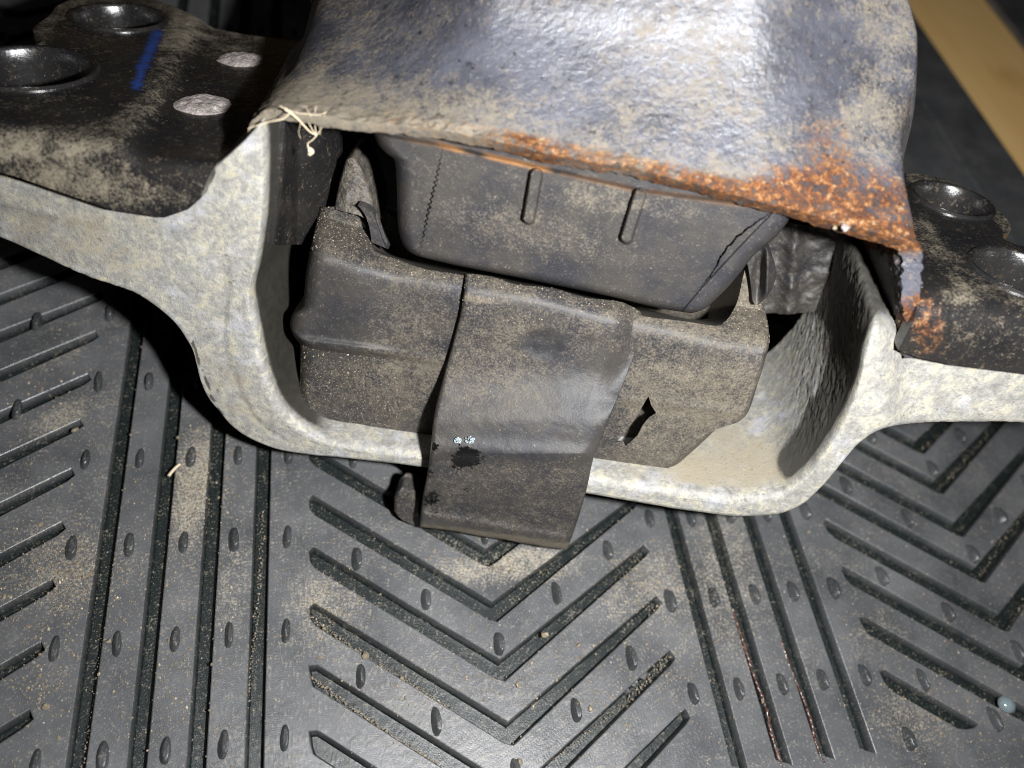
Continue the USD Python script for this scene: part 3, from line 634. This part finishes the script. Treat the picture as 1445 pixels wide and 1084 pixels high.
zR = P(np.array([1380]), np.array([440]), np.array([1.0]))[0][2] + 1.0
fold_r = PZ(np.array([1380.]), np.array([415.]), np.array([zR]))[0][1]
print('right wing', zR, fold_r, [PZ(np.array([x * 1.]), np.array([y * 1.]), np.array([zR]))[0].round(1).tolist() for x, y in ((1345, 280), (1435, 380), (1290, 250), (1300, 480))])
xR = lambda px, py: PZ(np.array([px * 1.0]), np.array([py * 1.0]), np.array([zR]))[0][0]
def right_mask(v):
    # dust along the fold, a little rust beside the leg
    px, py = pix(v); n1 = fbm(v, 4, 4, 81); n2 = fbm(v, 1.3, 4, 82)
    dust = -.05 + .3 * (n1 - .5) + .5 * (1 - sst(ldist(px, py, [(1296, 320), (1330, 360), (1370, 395), (1445, 420)]), 8, 30)) * (.3 + 1.1 * n1) + .5 * blob(px, py, 1350, 415, 30, 16, 20, .6) + .55 * (1 - sst(ldist(px, py, [(1285, 250), (1335, 256), (1400, 292), (1425, 325)]), 4, 14)) + .25 * blob(px, py, 1390, 470, 90, 35, 15, .6)
    rust = .75 * blob(px, py, 1310, 455, 22, 40, 0, .6) * (.1 + 1.2 * n2)
    return np.stack([rust, dust, 0 * n1], 1)
wing_r = wing('bolt_wing', zR,
     [(1293, 403), (1288, 340), (1275, 290), (1268, 246), (1300, 246), (1335, 253), (1368, 270), (1400, 291), (1418, 306), (1427, 322), (1416, 336), (1432, 344), (1480, 356), (1560, 400), (1580, 490)],
     fold_r, [(1343, 283, 7.6), (1440, 386, 8.2)], [(xR(1293, 403), 5.5), (xR(1320, 405), 6.4), (xR(1380, 420), 6.8), (xR(1580, 490), 6)], right_mask)

# upper rubber block with two moulded slots and two cracks
px, py, e = coons([(524, 172), (580, 186), (640, 203), (760, 222), (900, 252), (1020, 278), (1120, 296)], [(590, 362), (640, 374), (700, 386), (790, 404), (870, 421), (930, 435), (975, 442)],
                  [(524, 172), (532, 200), (545, 216), (557, 226), (560, 260), (561, 310), (566, 338), (576, 354), (590, 362)], [(1120, 296), (1112, 312), (1098, 331), (1062, 362), (1045, 385), (1015, 418), (990, 438), (975, 442)], 380, 150)
d = 5.5 + 1.5 * (py - 200) / 200 + roll(e['left'], 26, 4) + roll(e['right'], 20, 3) + roll(e['bottom'], 26, 4)
line_lip = np.interp(px, [540, 620, 760, 900, 1120], [190, 204, 236, 268, 298])
lip = sst(line_lip - py, -3, 3)
d = d - 1.1 * lip
rim_r = ldist(px, py, [(1100, 296), (1040, 350), (985, 410), (965, 430)])
for x0, y0, x1, y1 in ((757, 246, 746, 308), (903, 274, 884, 335)):
    d = d - 2.0 * (1 - sst(ldist(px, py, [(x0, y0), (x1, y1)]), 7, 9.5))
d = d - .8 * sst(px - np.interp(py, [290, 350, 410, 440], [1098, 1040, 985, 960]), 0, 4)
fr = P(px, py, d); fr[..., 1] += .25 * (fbm(fr, 5, 3, 91) - .5)
bk = fr.copy(); bk[..., 1] = 40
blk = to_man(solid(fr, bk))
def slot_poly(x0, y0, x1, y1, w):
    ls = LineString([(x0, y0), (x1, y1)]).buffer(w, 10); return np.array(ls.exterior.coords)[:-1]
def crack_poly(line, w, amp, per, seed):
    pts = resample(line, 130); rg = np.random.default_rng(seed)
    tg = np.gradient(pts, axis=0); tg /= np.linalg.norm(tg, axis=1)[:, None]; nn = np.stack([-tg[:, 1], tg[:, 0]], 1)
    s = np.linspace(0, 1, 130); L = np.linalg.norm(np.diff(pts, axis=0), axis=1).sum()
    wob = amp * (np.abs(((s * L / per) % 1) * 2 - 1) * 2 - 1) * np.sin(np.pi * s) ** .3 + rg.normal(0, .35, 130)
    ww = w * np.clip(np.sin(np.pi * np.clip(s, .02, .98)), .15, 1) * rg.uniform(.7, 1.3, 130)
    c = pts + nn * wob[:, None]
    return np.vstack([c + nn * ww[:, None], (c - nn * ww[:, None])[::-1]])
blk = blk - to_man(pixel_cutter(crack_poly([(626, 203), (616, 250), (604, 300), (597, 335), (590, 362)], 1.3, 2.2, 8, 1), -3, 9.6))
blk = blk - to_man(pixel_cutter(crack_poly([(1102, 292), (1070, 312), (1040, 335), (1020, 358), (1005, 385), (980, 412)], 1.6, .8, 19, 2), -3, 9.6))
def block_mask(v):
    px, py = pix(v); n1 = fbm(v, 4, 4, 101); n2 = fbm(v, 1.0, 3, 102)
    dust = -.02 + .25 * (n1 - .5) + .12 * blob(px, py, 700, 270, 160, 60, 10, .7) + .42 * blob(px, py, 850, 278, 62, 22, 10, .3) * (.45 + n2 * .6) + .3 * blob(px, py, 940, 292, 40, 18, 10, .5) + .25 * blob(px, py, 760, 330, 120, 30, 10, .7)
    ll = np.interp(px, [540, 620, 760, 900, 1120], [190, 205, 237, 269, 299])
    orange = np.exp(-((py - ll) / 3.4) ** 2) * sst(px, 560, 640) * (1 - sst(px, 760, 800) * .75) * .8 * sst(n1, .3, .55)
    return np.stack([orange, dust, 0 * dust], 1)
put(MP, 'rubber_block', from_man(blk), M_rub, 35, block_mask)

# lower rubber boot with its ledge, collar step and a torn slit
px, py, e = coons([(452, 293), (480, 292), (502, 302), (518, 322), (527, 352), (560, 366), (600, 379), (640, 386), (690, 392), (730, 404), (775, 409), (830, 424), (870, 429), (905, 445), (960, 452), (1012, 459), (1038, 432), (1050, 385), (1060, 352)],
                  [(425, 597), (470, 614), (520, 625), (590, 640), (700, 656), (830, 676), (862, 682), (900, 692)],
                  [(452, 293), (442, 335), (432, 385), (427, 430), (412, 444), (409, 458), (414, 474), (424, 488), (423, 545), (425, 597)],
                  [(1060, 352), (1074, 415), (1086, 481), (1079, 510), (1068, 545), (1054, 584), (1038, 597), (1020, 601), (985, 630), (950, 660), (900, 692)], 420, 260)
def soft(t):
    q = np.log1p(np.exp(3.0 * np.clip(t, -6, 2.6))) / 3.0
    return q ** 1.25 * 4.0
def boot_d(px, py):
    stepl = np.interp(px, [400, 430, 560, 640, 900, 930, 1060], [468, 488, 505, 520, 574, 576, 592])
    upper = (1 - sst(py, stepl - 4, stepl + 5)) * (1 - .4 * sst(px, 860, 940)); colr = np.exp(-((py - (stepl - 7)) / 6) ** 2)
    ledge = np.interp(px, [430, 452, 520, 560, 660, 760, 900, 1020, 1080], [352, 362, 382, 392, 406, 420, 458, 486, 495])
    fade = 1 - .75 * sst(px, 500, 580)
    return 6.6 - 1.5 * upper * fade - .9 * colr * fade + soft((ledge - py) / 22)
d = boot_d(px, py)
d += roll(e['left'], 22, 4) + roll(e['right'], 16, 2.6) + roll(e['bottom'], 8, 1)
fr = P(px, py, d)
fr[..., 1] += .5 * (fbm(fr, 6, 3, 111) - .5) + .12 * (fbm(fr, 1.4, 3, 112) - .5)
bk = fr.copy(); bk[..., 1] = np.maximum(fr[..., 1] + 4, 38); bk[..., 2] -= 16 * np.exp(-e['top'] / 60)
boot = to_man(solid(fr, bk))
boot = boot - to_man(pixel_cutter([(915, 559), (919, 572), (926, 583), (916, 589), (907, 600), (900, 614), (892, 622), (883, 629), (879, 622), (870, 624), (884, 608), (897, 590)], -5, 15))
def boot_mask(v):
    px, py = pix(v); n1 = fbm(v, 4, 4, 121); n2 = fbm(v, 1.0, 4, 122)
    st = np.interp(px, [400, 430, 560, 640, 900, 930, 1060], [468, 488, 505, 520, 574, 576, 592])
    ld = np.interp(px, [430, 452, 520, 560, 660, 760, 900, 1020, 1080], [352, 362, 382, 392, 406, 420, 458, 486, 495])
    dust = .08 + .35 * (n1 - .5) + .30 * sst(ld - py, -6, 14) * (.4 + n2) + .28 * blob(px, py, 570, 480, 70, 90, 10, .7) + .2 * sst(py, 500, 520) + .28 * sst(px, 850, 900) + .2 * np.exp(-((py - st) / 5) ** 2)
    dust -= .16 * blob(px, py, 500, 440, 60, 40, 10, .6)
    return np.stack([0 * dust, dust, 0 * dust], 1)
put(MP, 'rubber_boot', from_man(boot), M_rub, 35, boot_mask)

# the strap of the boot that folds down over the lip of the cradle
px, py, e = coons([(657, 389), (690, 393), (730, 405), (775, 410), (830, 425), (870, 430), (905, 446)], [(592, 744), (640, 750), (700, 760), (745, 768), (800, 776)],
                  [(657, 386), (652, 430), (640, 480), (625, 535), (612, 590), (606, 650), (596, 705), (592, 744)], [(905, 440), (904, 468), (884, 530), (866, 575), (848, 620), (838, 645), (828, 690), (815, 735), (800, 776)], 240, 330)
bd = boot_d(px, py); er = np.clip(e['right'] / 60, 0, 1)
low = np.interp(py, [386, 430, 520, 610, 640, 680, 740, 775], [5, 4, 1.4, -3.6, -5.2, -5.4, -4.0, -3.2])
k = sst(py, 480, 600)
topd = 3.7 + soft((np.interp(px, [560, 660, 760, 900, 1020], [392, 408, 424, 462, 486]) - py) / 22)
topd = topd + (bd + .4 - topd) * (1 - sst(e['right'], 2, 40))
d = (1 - k) * topd + k * low
d += roll(e['right'], 30, 2.2) * sst(py, 560, 650) + roll(e['left'], 7, .9) + roll(e['bottom'], 12, 1.2) - .9 * np.exp(-((e['bottom'] - 15) / 9) ** 2)
d += .9 * blob(px, py, 765, 486, 22, 18, 0, .5) * .5 - 0.5 * np.exp(-((py - (632 + .05 * (px - 600))) / 14) ** 2)
fr = P(px, py, d); fr[..., 1] += .4 * (fbm(fr, 6, 3, 131) - .5) + .10 * (fbm(fr, 1.2, 3, 132) - .5)
bk = fr.copy(); bk[..., 1] += 4.2 + 3 * (1 - sst(py, 500, 600)); bk[..., 2] -= 5 * np.exp(-e['top'] / 40)
strap = solid(fr, bk)
def strap_mask(v):
    px, py = pix(v); n1 = fbm(v, 4, 4, 141); n2 = fbm(v, 1.0, 4, 142); n3 = fbm(v, .5, 3, 143)
    ld = np.interp(px, [560, 660, 760, 900, 1020], [392, 408, 424, 462, 486])
    dust = .10 + .35 * (n1 - .5) + .25 * sst(ld - py, -6, 14) * (.4 + n2) + .30 * blob(px, py, 700, 500, 90, 80, 10, .7) + .45 * blob(px, py, 670, 422, 30, 6, 8, .5) + .14 * sst(py, 640, 660) + .8 * sst(py, np.interp(px, [590, 800], [733, 762]), np.interp(px, [590, 800], [742, 770])) + .18 * blob(px, py, 840, 470, 50, 30, 10, .6)  # pale band at the foot: lit lower rim painted in dust tone
    dust -= .4 * blob(px, py, 766, 486, 27, 20, 10, .5) + .25 * blob(px, py, 853, 512, 20, 14, 0, .6) + .22 * blob(px, py, 760, 622, 110, 22, 6, .6) + .15 * blob(px, py, 800, 560, 60, 40, 0, .7)
    oil = sst(blob(px, py, 660, 645, 21, 15, 10, .6) + .5 * blob(px, py, 645, 656, 10, 12, 0, .6) + .7 * blob(px, py, 612, 632, 8, 10, 60, .5) + .6 * blob(px, py, 607, 668, 6, 6, 0, .5) + .9 * blob(px, py, 609, 703, 13, 10, -20, .5) + .5 * blob(px, py, 660, 690, 8, 4, -20, .6) + .4 * blob(px, py, 612, 730, 8, 10, 0, .6) + 1.5 * (n3 - .5) + .5 * (n2 - .5), .40, .75) * blob(px, py, 635, 670, 75, 70, 0, .3)
    return np.stack([0 * dust, dust, oil], 1)
put(MP, 'rubber_strap', strap, M_rub, 40, strap_mask)
# torn corner of the strap, left of its foot
px, py, e = coons([(560, 692), (570, 685), (586, 690), (594, 694)], [(556, 722), (566, 732), (584, 742), (596, 746)], [(560, 692), (556, 705), (556, 722)], [(594, 694), (590, 718), (596, 746)], 40, 40)
fr = P(px, py, -1.5 + roll(e['left'], 12, 2.0) + roll(e['top'], 10, 1.5) + .07 * (px - 556)); fr[..., 1] += .5 * (fbm(fr, 2, 3, 151) - .5)
bk = fr.copy(); bk[..., 1] += 4
put(MP, 'torn_corner', solid(fr, bk), M_rub, 40, lambda v: np.stack([0 * v[:, 0], .25 + 0 * v[:, 0], 0 * v[:, 0]], 1))

# things seen in the dark behind: rubber horn, plate, bolt head, back walls
def slab(name, top, bottom, left, right, dfun, depth, material, mask, n=(80, 80), noise=(.6, 3.0), smooth=40):
    px, py, e = coons(top, bottom, left, right, *n)
    fr = P(px, py, dfun(px, py, e)); fr[..., 1] += noise[0] * (fbm(fr, noise[1], 3, 161) - .5)
    bk = fr.copy(); bk[..., 1] += depth
    return put(MP, name, solid(fr, bk), material, smooth, mask)
cm = lambda r, gg, b: (lambda v: np.stack([r + 0 * v[:, 0], gg + .5 * (fbm(v, 1.5, 3, 9) - .5), b + 0 * v[:, 0]], 1))
slab('rubber_horn', [(488, 226), (497, 222), (506, 227)], [(472, 296), (500, 302), (532, 318)], [(488, 226), (478, 262), (472, 296)], [(506, 227), (522, 265), (532, 318)], lambda x, y, e: 20 - .05 * (y - 220) + roll(e['left'], 10, 2) + roll(e['right'], 12, 2), 10, M_rub, cm(0, .42, 0), noise=(1.4, 1.6))
slab('steel_liner', [(505, 290), (520, 296), (530, 306)], [(524, 342), (536, 346), (548, 352)], [(505, 290), (518, 310), (524, 342)], [(530, 306), (538, 330), (548, 352)], lambda x, y, e: 14 + 0 * x + roll(e['right'], 8, 2), 2, M_rub, cm(.0, .12, 0))
slab('shade_gusset', [(372, 170), (400, 160), (430, 165), (480, 172)], [(365, 345), (395, 345), (430, 345), (480, 345)], [(372, 170), (372, 260), (365, 345)], [(480, 172), (480, 260), (480, 345)],
     lambda x, y, e: 3 + (x - 370) * .22 - 2.2 * np.exp(-((x - 398 - .1 * (240 - y)) / 9) ** 2) + 1.5 * sst(x, 410, 420) - 2.0 * blob(x, y, 455, 215, 22, 26, 0, .6), 2, M_black, cm(0, -.25, 0), noise=(.5, 5))  # black gusset drawn forward over the wall to stand in for its shade
slab('back_wall', [(330, 120), (700, 140), (1000, 200), (1270, 300)], [(330, 400), (700, 440), (1080, 440), (1270, 430)], [(330, 120), (330, 250), (330, 400)], [(1270, 300), (1270, 360), (1270, 430)],
     lambda x, y, e: 44 - 1.5 * np.exp(-((x - 1125) / 14) ** 2) + 0 * x, 3, M_rub, cm(0, .16, 0), noise=(1.6, 3.5))
slab('side_rib', [(1030, 300), (1120, 315), (1200, 330)], [(1030, 430), (1100, 443), (1162, 436)], [(1030, 300), (1030, 370), (1030, 430)], [(1200, 330), (1185, 390), (1162, 436)], lambda x, y, e: 41 - 2.5 * np.exp(-((x - 1118 - .1 * (390 - y)) / 12) ** 2) + 0 * x, 4, M_rub, cm(0, .14, 0), noise=(2.4, 3))
slab('rubber_flap', [(1050, 352), (1068, 343), (1080, 346)], [(1062, 424), (1067, 430), (1071, 430)], [(1050, 352), (1058, 390), (1062, 424)], [(1080, 346), (1095, 384), (1071, 430)],
     lambda x, y, e: 17 - 2.5 * np.exp(-((x - 1083 + .02 * (y - 384)) / 6) ** 2) + 1.8 * blob(x, y, 1070, 392, 7, 26, 5, .6) + roll(e['right'], 8, 1.5), 6, M_rub, cm(0, .06, 0), noise=(.8, 2.5))

# ------------------------------------------------------------------ grit: loose sand on the mat and on the mount, single crumbs, fibres, drops
def grain_mesh(n_pts, pts, sizes, nrm=None, seed=0):
    rg = np.random.default_rng(seed)
    ico = trimesh.creation.icosahedron(); bv, bf = np.array(ico.vertices), np.array(ico.faces)
    n = len(pts)
    jit = 1 + .38 * rg.uniform(-1, 1, (n, len(bv), 1)); sc = rg.uniform(.6, 1.15, (n, 1, 3))
    v = bv[None] * jit * sc * sizes[:, None, None] + pts[:, None]
    f = (bf[None] + (np.arange(n) * len(bv))[:, None, None]).reshape(-1, 3)
    return trimesh.Trimesh(v.reshape(-1, 3), f, process=False)
def sizes_for(n, rg, lo=.00010, hi=.00052): return lo * (hi / lo) ** (rg.beta(1.1, 3.4, n))
rg = np.random.default_rng(21)
# on the mat: photo-weighted patches plus an even scatter
gro = unary_union([q.buffer(0) for q in grooves])
pts = np.stack([rg.uniform(-.62, 1.15, 16000), rg.uniform(.05, 1.1, 16000)], 1)
dens = fbm(np.c_[pts * 9, 0 * pts[:, 0]], 1, 3, 5)
pts = pts[(rg.uniform(0, 1, len(pts)) < sst(dens, .3, .7) * .9)]
extra = []
for cx, cy, rx, ry, n in ((90, 810, 90, 60, 1000), (275, 690, 28, 70, 450), (60, 960, 60, 80, 250), (250, 980, 90, 100, 400), (470, 860, 50, 60, 350), (700, 800, 90, 22, 250), (900, 830, 60, 50, 350), (1000, 900, 60, 120, 300), (1290, 1000, 90, 60, 450), (620, 960, 100, 60, 300), (820, 960, 90, 60, 250), (70, 560, 70, 60, 300)):
    a = rg.normal(cx, rx * .6, n); b = rg.normal(cy, ry * .6, n); w = W(a, b); extra.append(w[:, :2] / U)
pts = np.vstack([pts] + extra)
inside = contains_xy(gro, pts[:, 0], pts[:, 1]); kp = ~inside | (rg.uniform(0, 1, len(pts)) < .25); pts, inside = pts[kp], inside[kp]
z = np.where(inside, -.0026, .00003)
sz = sizes_for(len(pts), rg)
sz = np.where(inside, sz, sz * 1.15)
tag(put('/World', 'loose_sand', grain_mesh(0, np.c_[pts * U, z], sz, seed=3), M_sand, False, scale=1), 'pale sand grains scattered over the black rubber mat', 'sand', kind='stuff')
# along the lower edges of the chevron grooves
ln = []
for line, n in (([(434, 868), (520, 930), (600, 978), (690, 1040), (719, 1056)], 380), ([(719, 1056), (780, 1010), (860, 945), (930, 850)], 260), ([(434, 952), (520, 1015), (620, 1080)], 300), ([(880, 1000), (948, 925)], 60), ([(760, 1084), (830, 1035), (947, 918)], 150), ([(860, 1084), (965, 1000)], 90), ([(709, 961), (800, 900), (910, 770)], 90), ([(700, 870), (780, 800)], 30),
                (([(1318, 697), (1395, 612)]), 70), ([(1380, 815), (1445, 720)], 70), ([(1293, 640), (1338, 605)], 30), ([(1420, 890), (1446, 850)], 30), ([(340, 1084), (352, 960), (362, 880), (370, 720)], 240), ([(118, 1084), (145, 900)], 60)):
    q = resample(line, n) + rg.normal(0, 1.8, (n, 2)); ln.append(W(q[:, 0], q[:, 1], -.0012)); 
ln = np.vstack(ln)
tag(put('/World', 'groove_sand', grain_mesh(0, ln, sizes_for(len(ln), rg, .0001, .00042), seed=5), M_sand, False, scale=1), 'line of sand grains packed along the mat groove edges', 'sand', kind='stuff')
# on the boot ledge, the strap and the cradle floor
def on_surface(mesh, n, weight, seed):
    t = trimesh.Trimesh(mesh.vertices, mesh.faces, process=False)
    s, fi = trimesh.sample.sample_surface(t, n * 6, seed=seed)
    fn = t.face_normals[fi]; px, py = pix(s); w = weight(px, py, s, fn)
    keep = np.random.default_rng(seed).uniform(0, 1, len(s)) < w
    return s[keep][:n]
boot_t = from_man(boot)
LDX, LDY = [430, 452, 520, 560, 660, 760, 900, 1020, 1080], [352, 362, 382, 392, 406, 420, 458, 486, 495]
def w_ledge(px, py, s, fn):
    ld = np.interp(px, LDX, LDY); facing = fn[:, 1] < .1
    side_w = .25 + .75 * (px < 660) + .5 * (px > 990)
    return facing * (side_w * sst(ld - py, -10, 16) + .012 + .03 * (px < 640))
def w_strap(px, py, s, fn):
    ld = np.interp(px, [560, 660, 760, 900, 1020], [392, 408, 424, 462, 486]); facing = fn[:, 1] < .1
    return facing * (.5 * sst(ld - py, -6, 16) + .05 * blob(px, py, 700, 480, 90, 80, 0, .6) + .010 + .5 * blob(px, py, 665, 422, 28, 5, 9, .5) + .06 * sst(py, 735, 750))
def w_cr(px, py, s, fn): return (s[:, 1] > 1.5) * (.55 * blob(px, py, 1020, 670, 70, 36, 15, .6) + .5 * blob(px, py, 450, 618, 60, 9, 15, .5) + .01)
def w_hat(px, py, s, fn): return (fn[:, 1] < 0) * (.02 + .05 * blob(px, py, 600, 140, 120, 25, 8, .5) + .05 * blob(px, py, 1000, 200, 200, 40, 12, .6))
sp = np.vstack([on_surface(boot_t, 5200, w_ledge, 1), on_surface(strap, 1500, w_strap, 2), on_surface(cr, 900, w_cr, 3), on_surface(hat, 260, w_hat, 4)])
szs = sizes_for(len(sp), rg, .06, .34)
grv = on_surface(cr, 130, lambda px, py, s, fn: (s[:, 1] > 1.5) * blob(px, py, 1035, 658, 45, 32, 25, .6), 9)
sp = np.vstack([sp, grv]); szs = np.r_[szs, sizes_for(len(grv), rg, .18, .75)]; 
gm = grain_mesh(0, sp, szs, seed=6); gm.vertices = (gm.vertices * 1e-3) @ M2W[:3, :3].T + M2W[:3, 3]
tag(put('/World', 'ledge_sand', gm, M_sand, False, scale=1), 'sand grains lying on the ledges of the rubber boot and cradle', 'sand', kind='stuff')

def crumb(px, py, size, label, cat='pebble', z=None, material=M_sand, group=None, seed=0, name='pebble', flat=.8, on=None):
    rg = np.random.default_rng(seed); t = trimesh.creation.icosphere(2, 1.0); v = np.array(t.vertices)
    for k in range(9):
        u = rg.normal(size=3); u /= np.linalg.norm(u); over = np.clip(v @ u - rg.uniform(.45, .8), 0, None); v -= over[:, None] * u
    v *= (1 + .7 * (fbm(v, .6, 3, seed) - .5))[:, None]; v *= size * .8 * np.array([1, rg.uniform(.6, 1), flat]); t.vertices = v
    t.apply_transform(trimesh.transformations.rotation_matrix(rg.uniform(0, 6), [0, 0, 1]))
    pos = W(np.array([px * 1.]), np.array([py * 1.]), 0.0)[0] + [0, 0, size * flat * .7] if on is None else on
    t.apply_translation(pos)
    return tag(put('/World', name, t, material, 25, scale=1), label, cat, group)
for i, (x, y, s, lb) in enumerate(((107, 609, .0011, 'pale flat pebble on the mat left of the cradle bend'), (66, 998, .0009, 'small yellowish pebble near the lower left nubs'), (730, 967, .0008, 'white speck of grit right of the middle chevron point'), (768, 897, .0011, 'brown crumb stuck in the right arm of a chevron groove'),
                                   (733, 1076, .0010, 'yellow grit crumb at the bottom centre of the mat'), (834, 1001, .0009, 'tan crumb beside the short nub at lower right centre'), (515, 926, .0011, 'brown crumb at the left groove edge below the strap'), (153, 906, .0008, 'tan crumb beside the second row of nubs, left'),
                                   (1009, 906 + 0, .0006, 'tiny pale crumb in the right stripe field'), (1075, 990, .0007, 'white crumb beside a nub in the right stripe field'), (815, 912, .0008, 'grey crumb on the right chevron arm'))):
    crumb(x, y, s, lb, seed=30 + i)
for i, (x, y, s) in enumerate(((884, 975, .0012), (895, 962, .0013), (908, 952, .0014), (920, 938, .0009))):
    crumb(x, y, s, ['lowest grey clod in the right chevron groove', 'second grey clod in the right chevron groove', 'roundest grey clod in the right chevron groove', 'upper pale clod in the right chevron groove'][i], 'clod', seed=60 + i, name='clod', material=M_clod, on=W(np.array([x * 1.]), np.array([y * 1.]), -.001)[0])
on_cr = lambda x, y, d: (P(np.array([x * 1.]), np.array([y * 1.]), np.array([d * 1.]))[0] * 1e-3) @ M2W[:3, :3].T + M2W[:3, 3]
crumb(0, 0, .0011, 'small grey stone clinging under the rusty steel edge', 'pebble', on=on_cr(1195, 321, 1.2), seed=81, material=M_dirt)
crumb(0, 0, .0006, 'tiny tan crumb left of the stone under the rusty edge', 'pebble', on=on_cr(1178, 322, 2.5), seed=82)
crumb(0, 0, .0013, 'pale dirt clod on the back corner of the left black bolt plate', 'clod', on=on_cr(52, 52, 50), seed=83, name='clod', material=M_dirt)

# clear drops
sph = trimesh.creation.icosphere(4, 1.0); sph.vertices[:, 2] = np.maximum(sph.vertices[:, 2], -.25)
drop = sph.copy(); drop.vertices = np.array(drop.vertices) * [.0020, .0020, .0016]; drop.apply_translation(W(np.array([1418.]), np.array([995.]))[0] + [0, 0, .0005])
tag(put('/World', 'cloudy_bead', drop, M_bead, True, scale=1), 'cloudy round bead on the mat at the end of a groove', 'bead')
for i, (x, y, s, lb) in enumerate(((605, 706, .55, 'left of two shiny drops low on the rubber strap'), (612, 707, .6, 'right of two shiny drops low on the rubber strap'))):
    q = trimesh.creation.icosphere(3, 1.0); q.vertices = np.array(q.vertices) * s * 1e-3; q.apply_translation(on_cr(x, y, -5.0)); tag(put('/World', 'water_drop', q, M_drop, True, scale=1), lb, 'drop')
for i, (x, y, r) in enumerate(((663, 621, 6.5), (646, 622, 5))):
    c = on_cr(x, y, -4.9); n = 60; th = rg.uniform(0, 6.3, n); rr = np.sqrt(rg.uniform(0, 1, n)) * r
    q = P(x + rr * np.cos(th), y + .8 * rr * np.sin(th), np.full(n, -4.95)) * 1e-3 @ M2W[:3, :3].T + M2W[:3, 3]
    tag(put('/World', 'bubble_cluster', grain_mesh(0, q, rg.uniform(.00008, .00022, n), seed=i + 90), M_froth, True, scale=1), ['brighter round cluster of tiny bubbles above the oil stain', 'duller left cluster of tiny bubbles above the oil stain'][i], 'bubbles')

# dry rootlets hanging from the left corner of the steel, straw on the mat
roots = []
def root(line, d0, d1, r0, r1):
    q = resample(line, 24); dd = np.linspace(d0, d1, 24); w = P(q[:, 0], q[:, 1], dd); w += .25 * (np.stack([fbm(w, 1.5, 2, k) for k in (1, 2, 3)], 1) - .5)
    roots.append(tube(w, np.linspace(r0, r1, 24), 6))
root([(402, 154), (420, 168), (436, 184), (447, 191)], 0, 4, .22, .12)
root([(447, 191), (444, 170), (446, 150)], 4, 2, .1, .07); root([(447, 191), (455, 176), (458, 160)], 4, 2, .1, .06); root([(447, 191), (438, 178), (430, 160)], 4, 2, .1, .06)
root([(447, 191), (440, 198), (434, 203), (436, 211)], 4, 4, .09, .12); root([(425, 172), (422, 186), (424, 195)], 1, 3, .06, .05); root([(410, 158), (398, 168), (380, 172), (350, 182)], -1, -2, .12, .06); root([(395, 150), (420, 160), (450, 162), (461, 158)], 0, 2, .07, .06); root([(452, 190), (450, 178), (440, 166), (432, 150)], 4, 1, .06, .05)
root([(436, 211), (440, 214), (437, 218)], 4, 4, .5, .35)
rt = trimesh.util.concatenate(roots); rt.vertices = (np.array(rt.vertices) * 1e-3) @ M2W[:3, :3].T + M2W[:3, 3]
tag(put('/World', 'dry_root', rt, M_fibre, 60, scale=1), 'tangle of dry rootlets hanging under the left corner of the steel', 'root')
for line, z, r, lb in (([(238, 672), (246, 662), (254, 655)], .0006, .00035, 'short dry straw on the mat below the cradle bend'), ):
    q = resample(line, 12); w = W(q[:, 0], q[:, 1], z); tag(put('/World', 'straw', tube(w, r, 7), M_fibre, 60, scale=1), lb, 'straw')
for line, lb in (([(1034, 860), (1050, 910), (1066, 960), (1078, 990), (1090, 1040), (1105, 1090)], 'left dark red residue string along a mat groove edge'), ([(1103, 905), (1112, 935), (1126, 968), (1142, 1010), (1152, 1050), (1163, 1078)], 'right dark red residue string along a mat groove edge')):
    q = resample(line, 90) + rg.normal(0, .5, (90, 2)); w = W(q[:, 0], q[:, 1], -.0002)
    tag(put('/World', 'residue_string', tube(w, .00030 * (1 + .5 * rg.uniform(-1, 1, 90)), 8), M_residue, 60, scale=1), lb, 'residue')
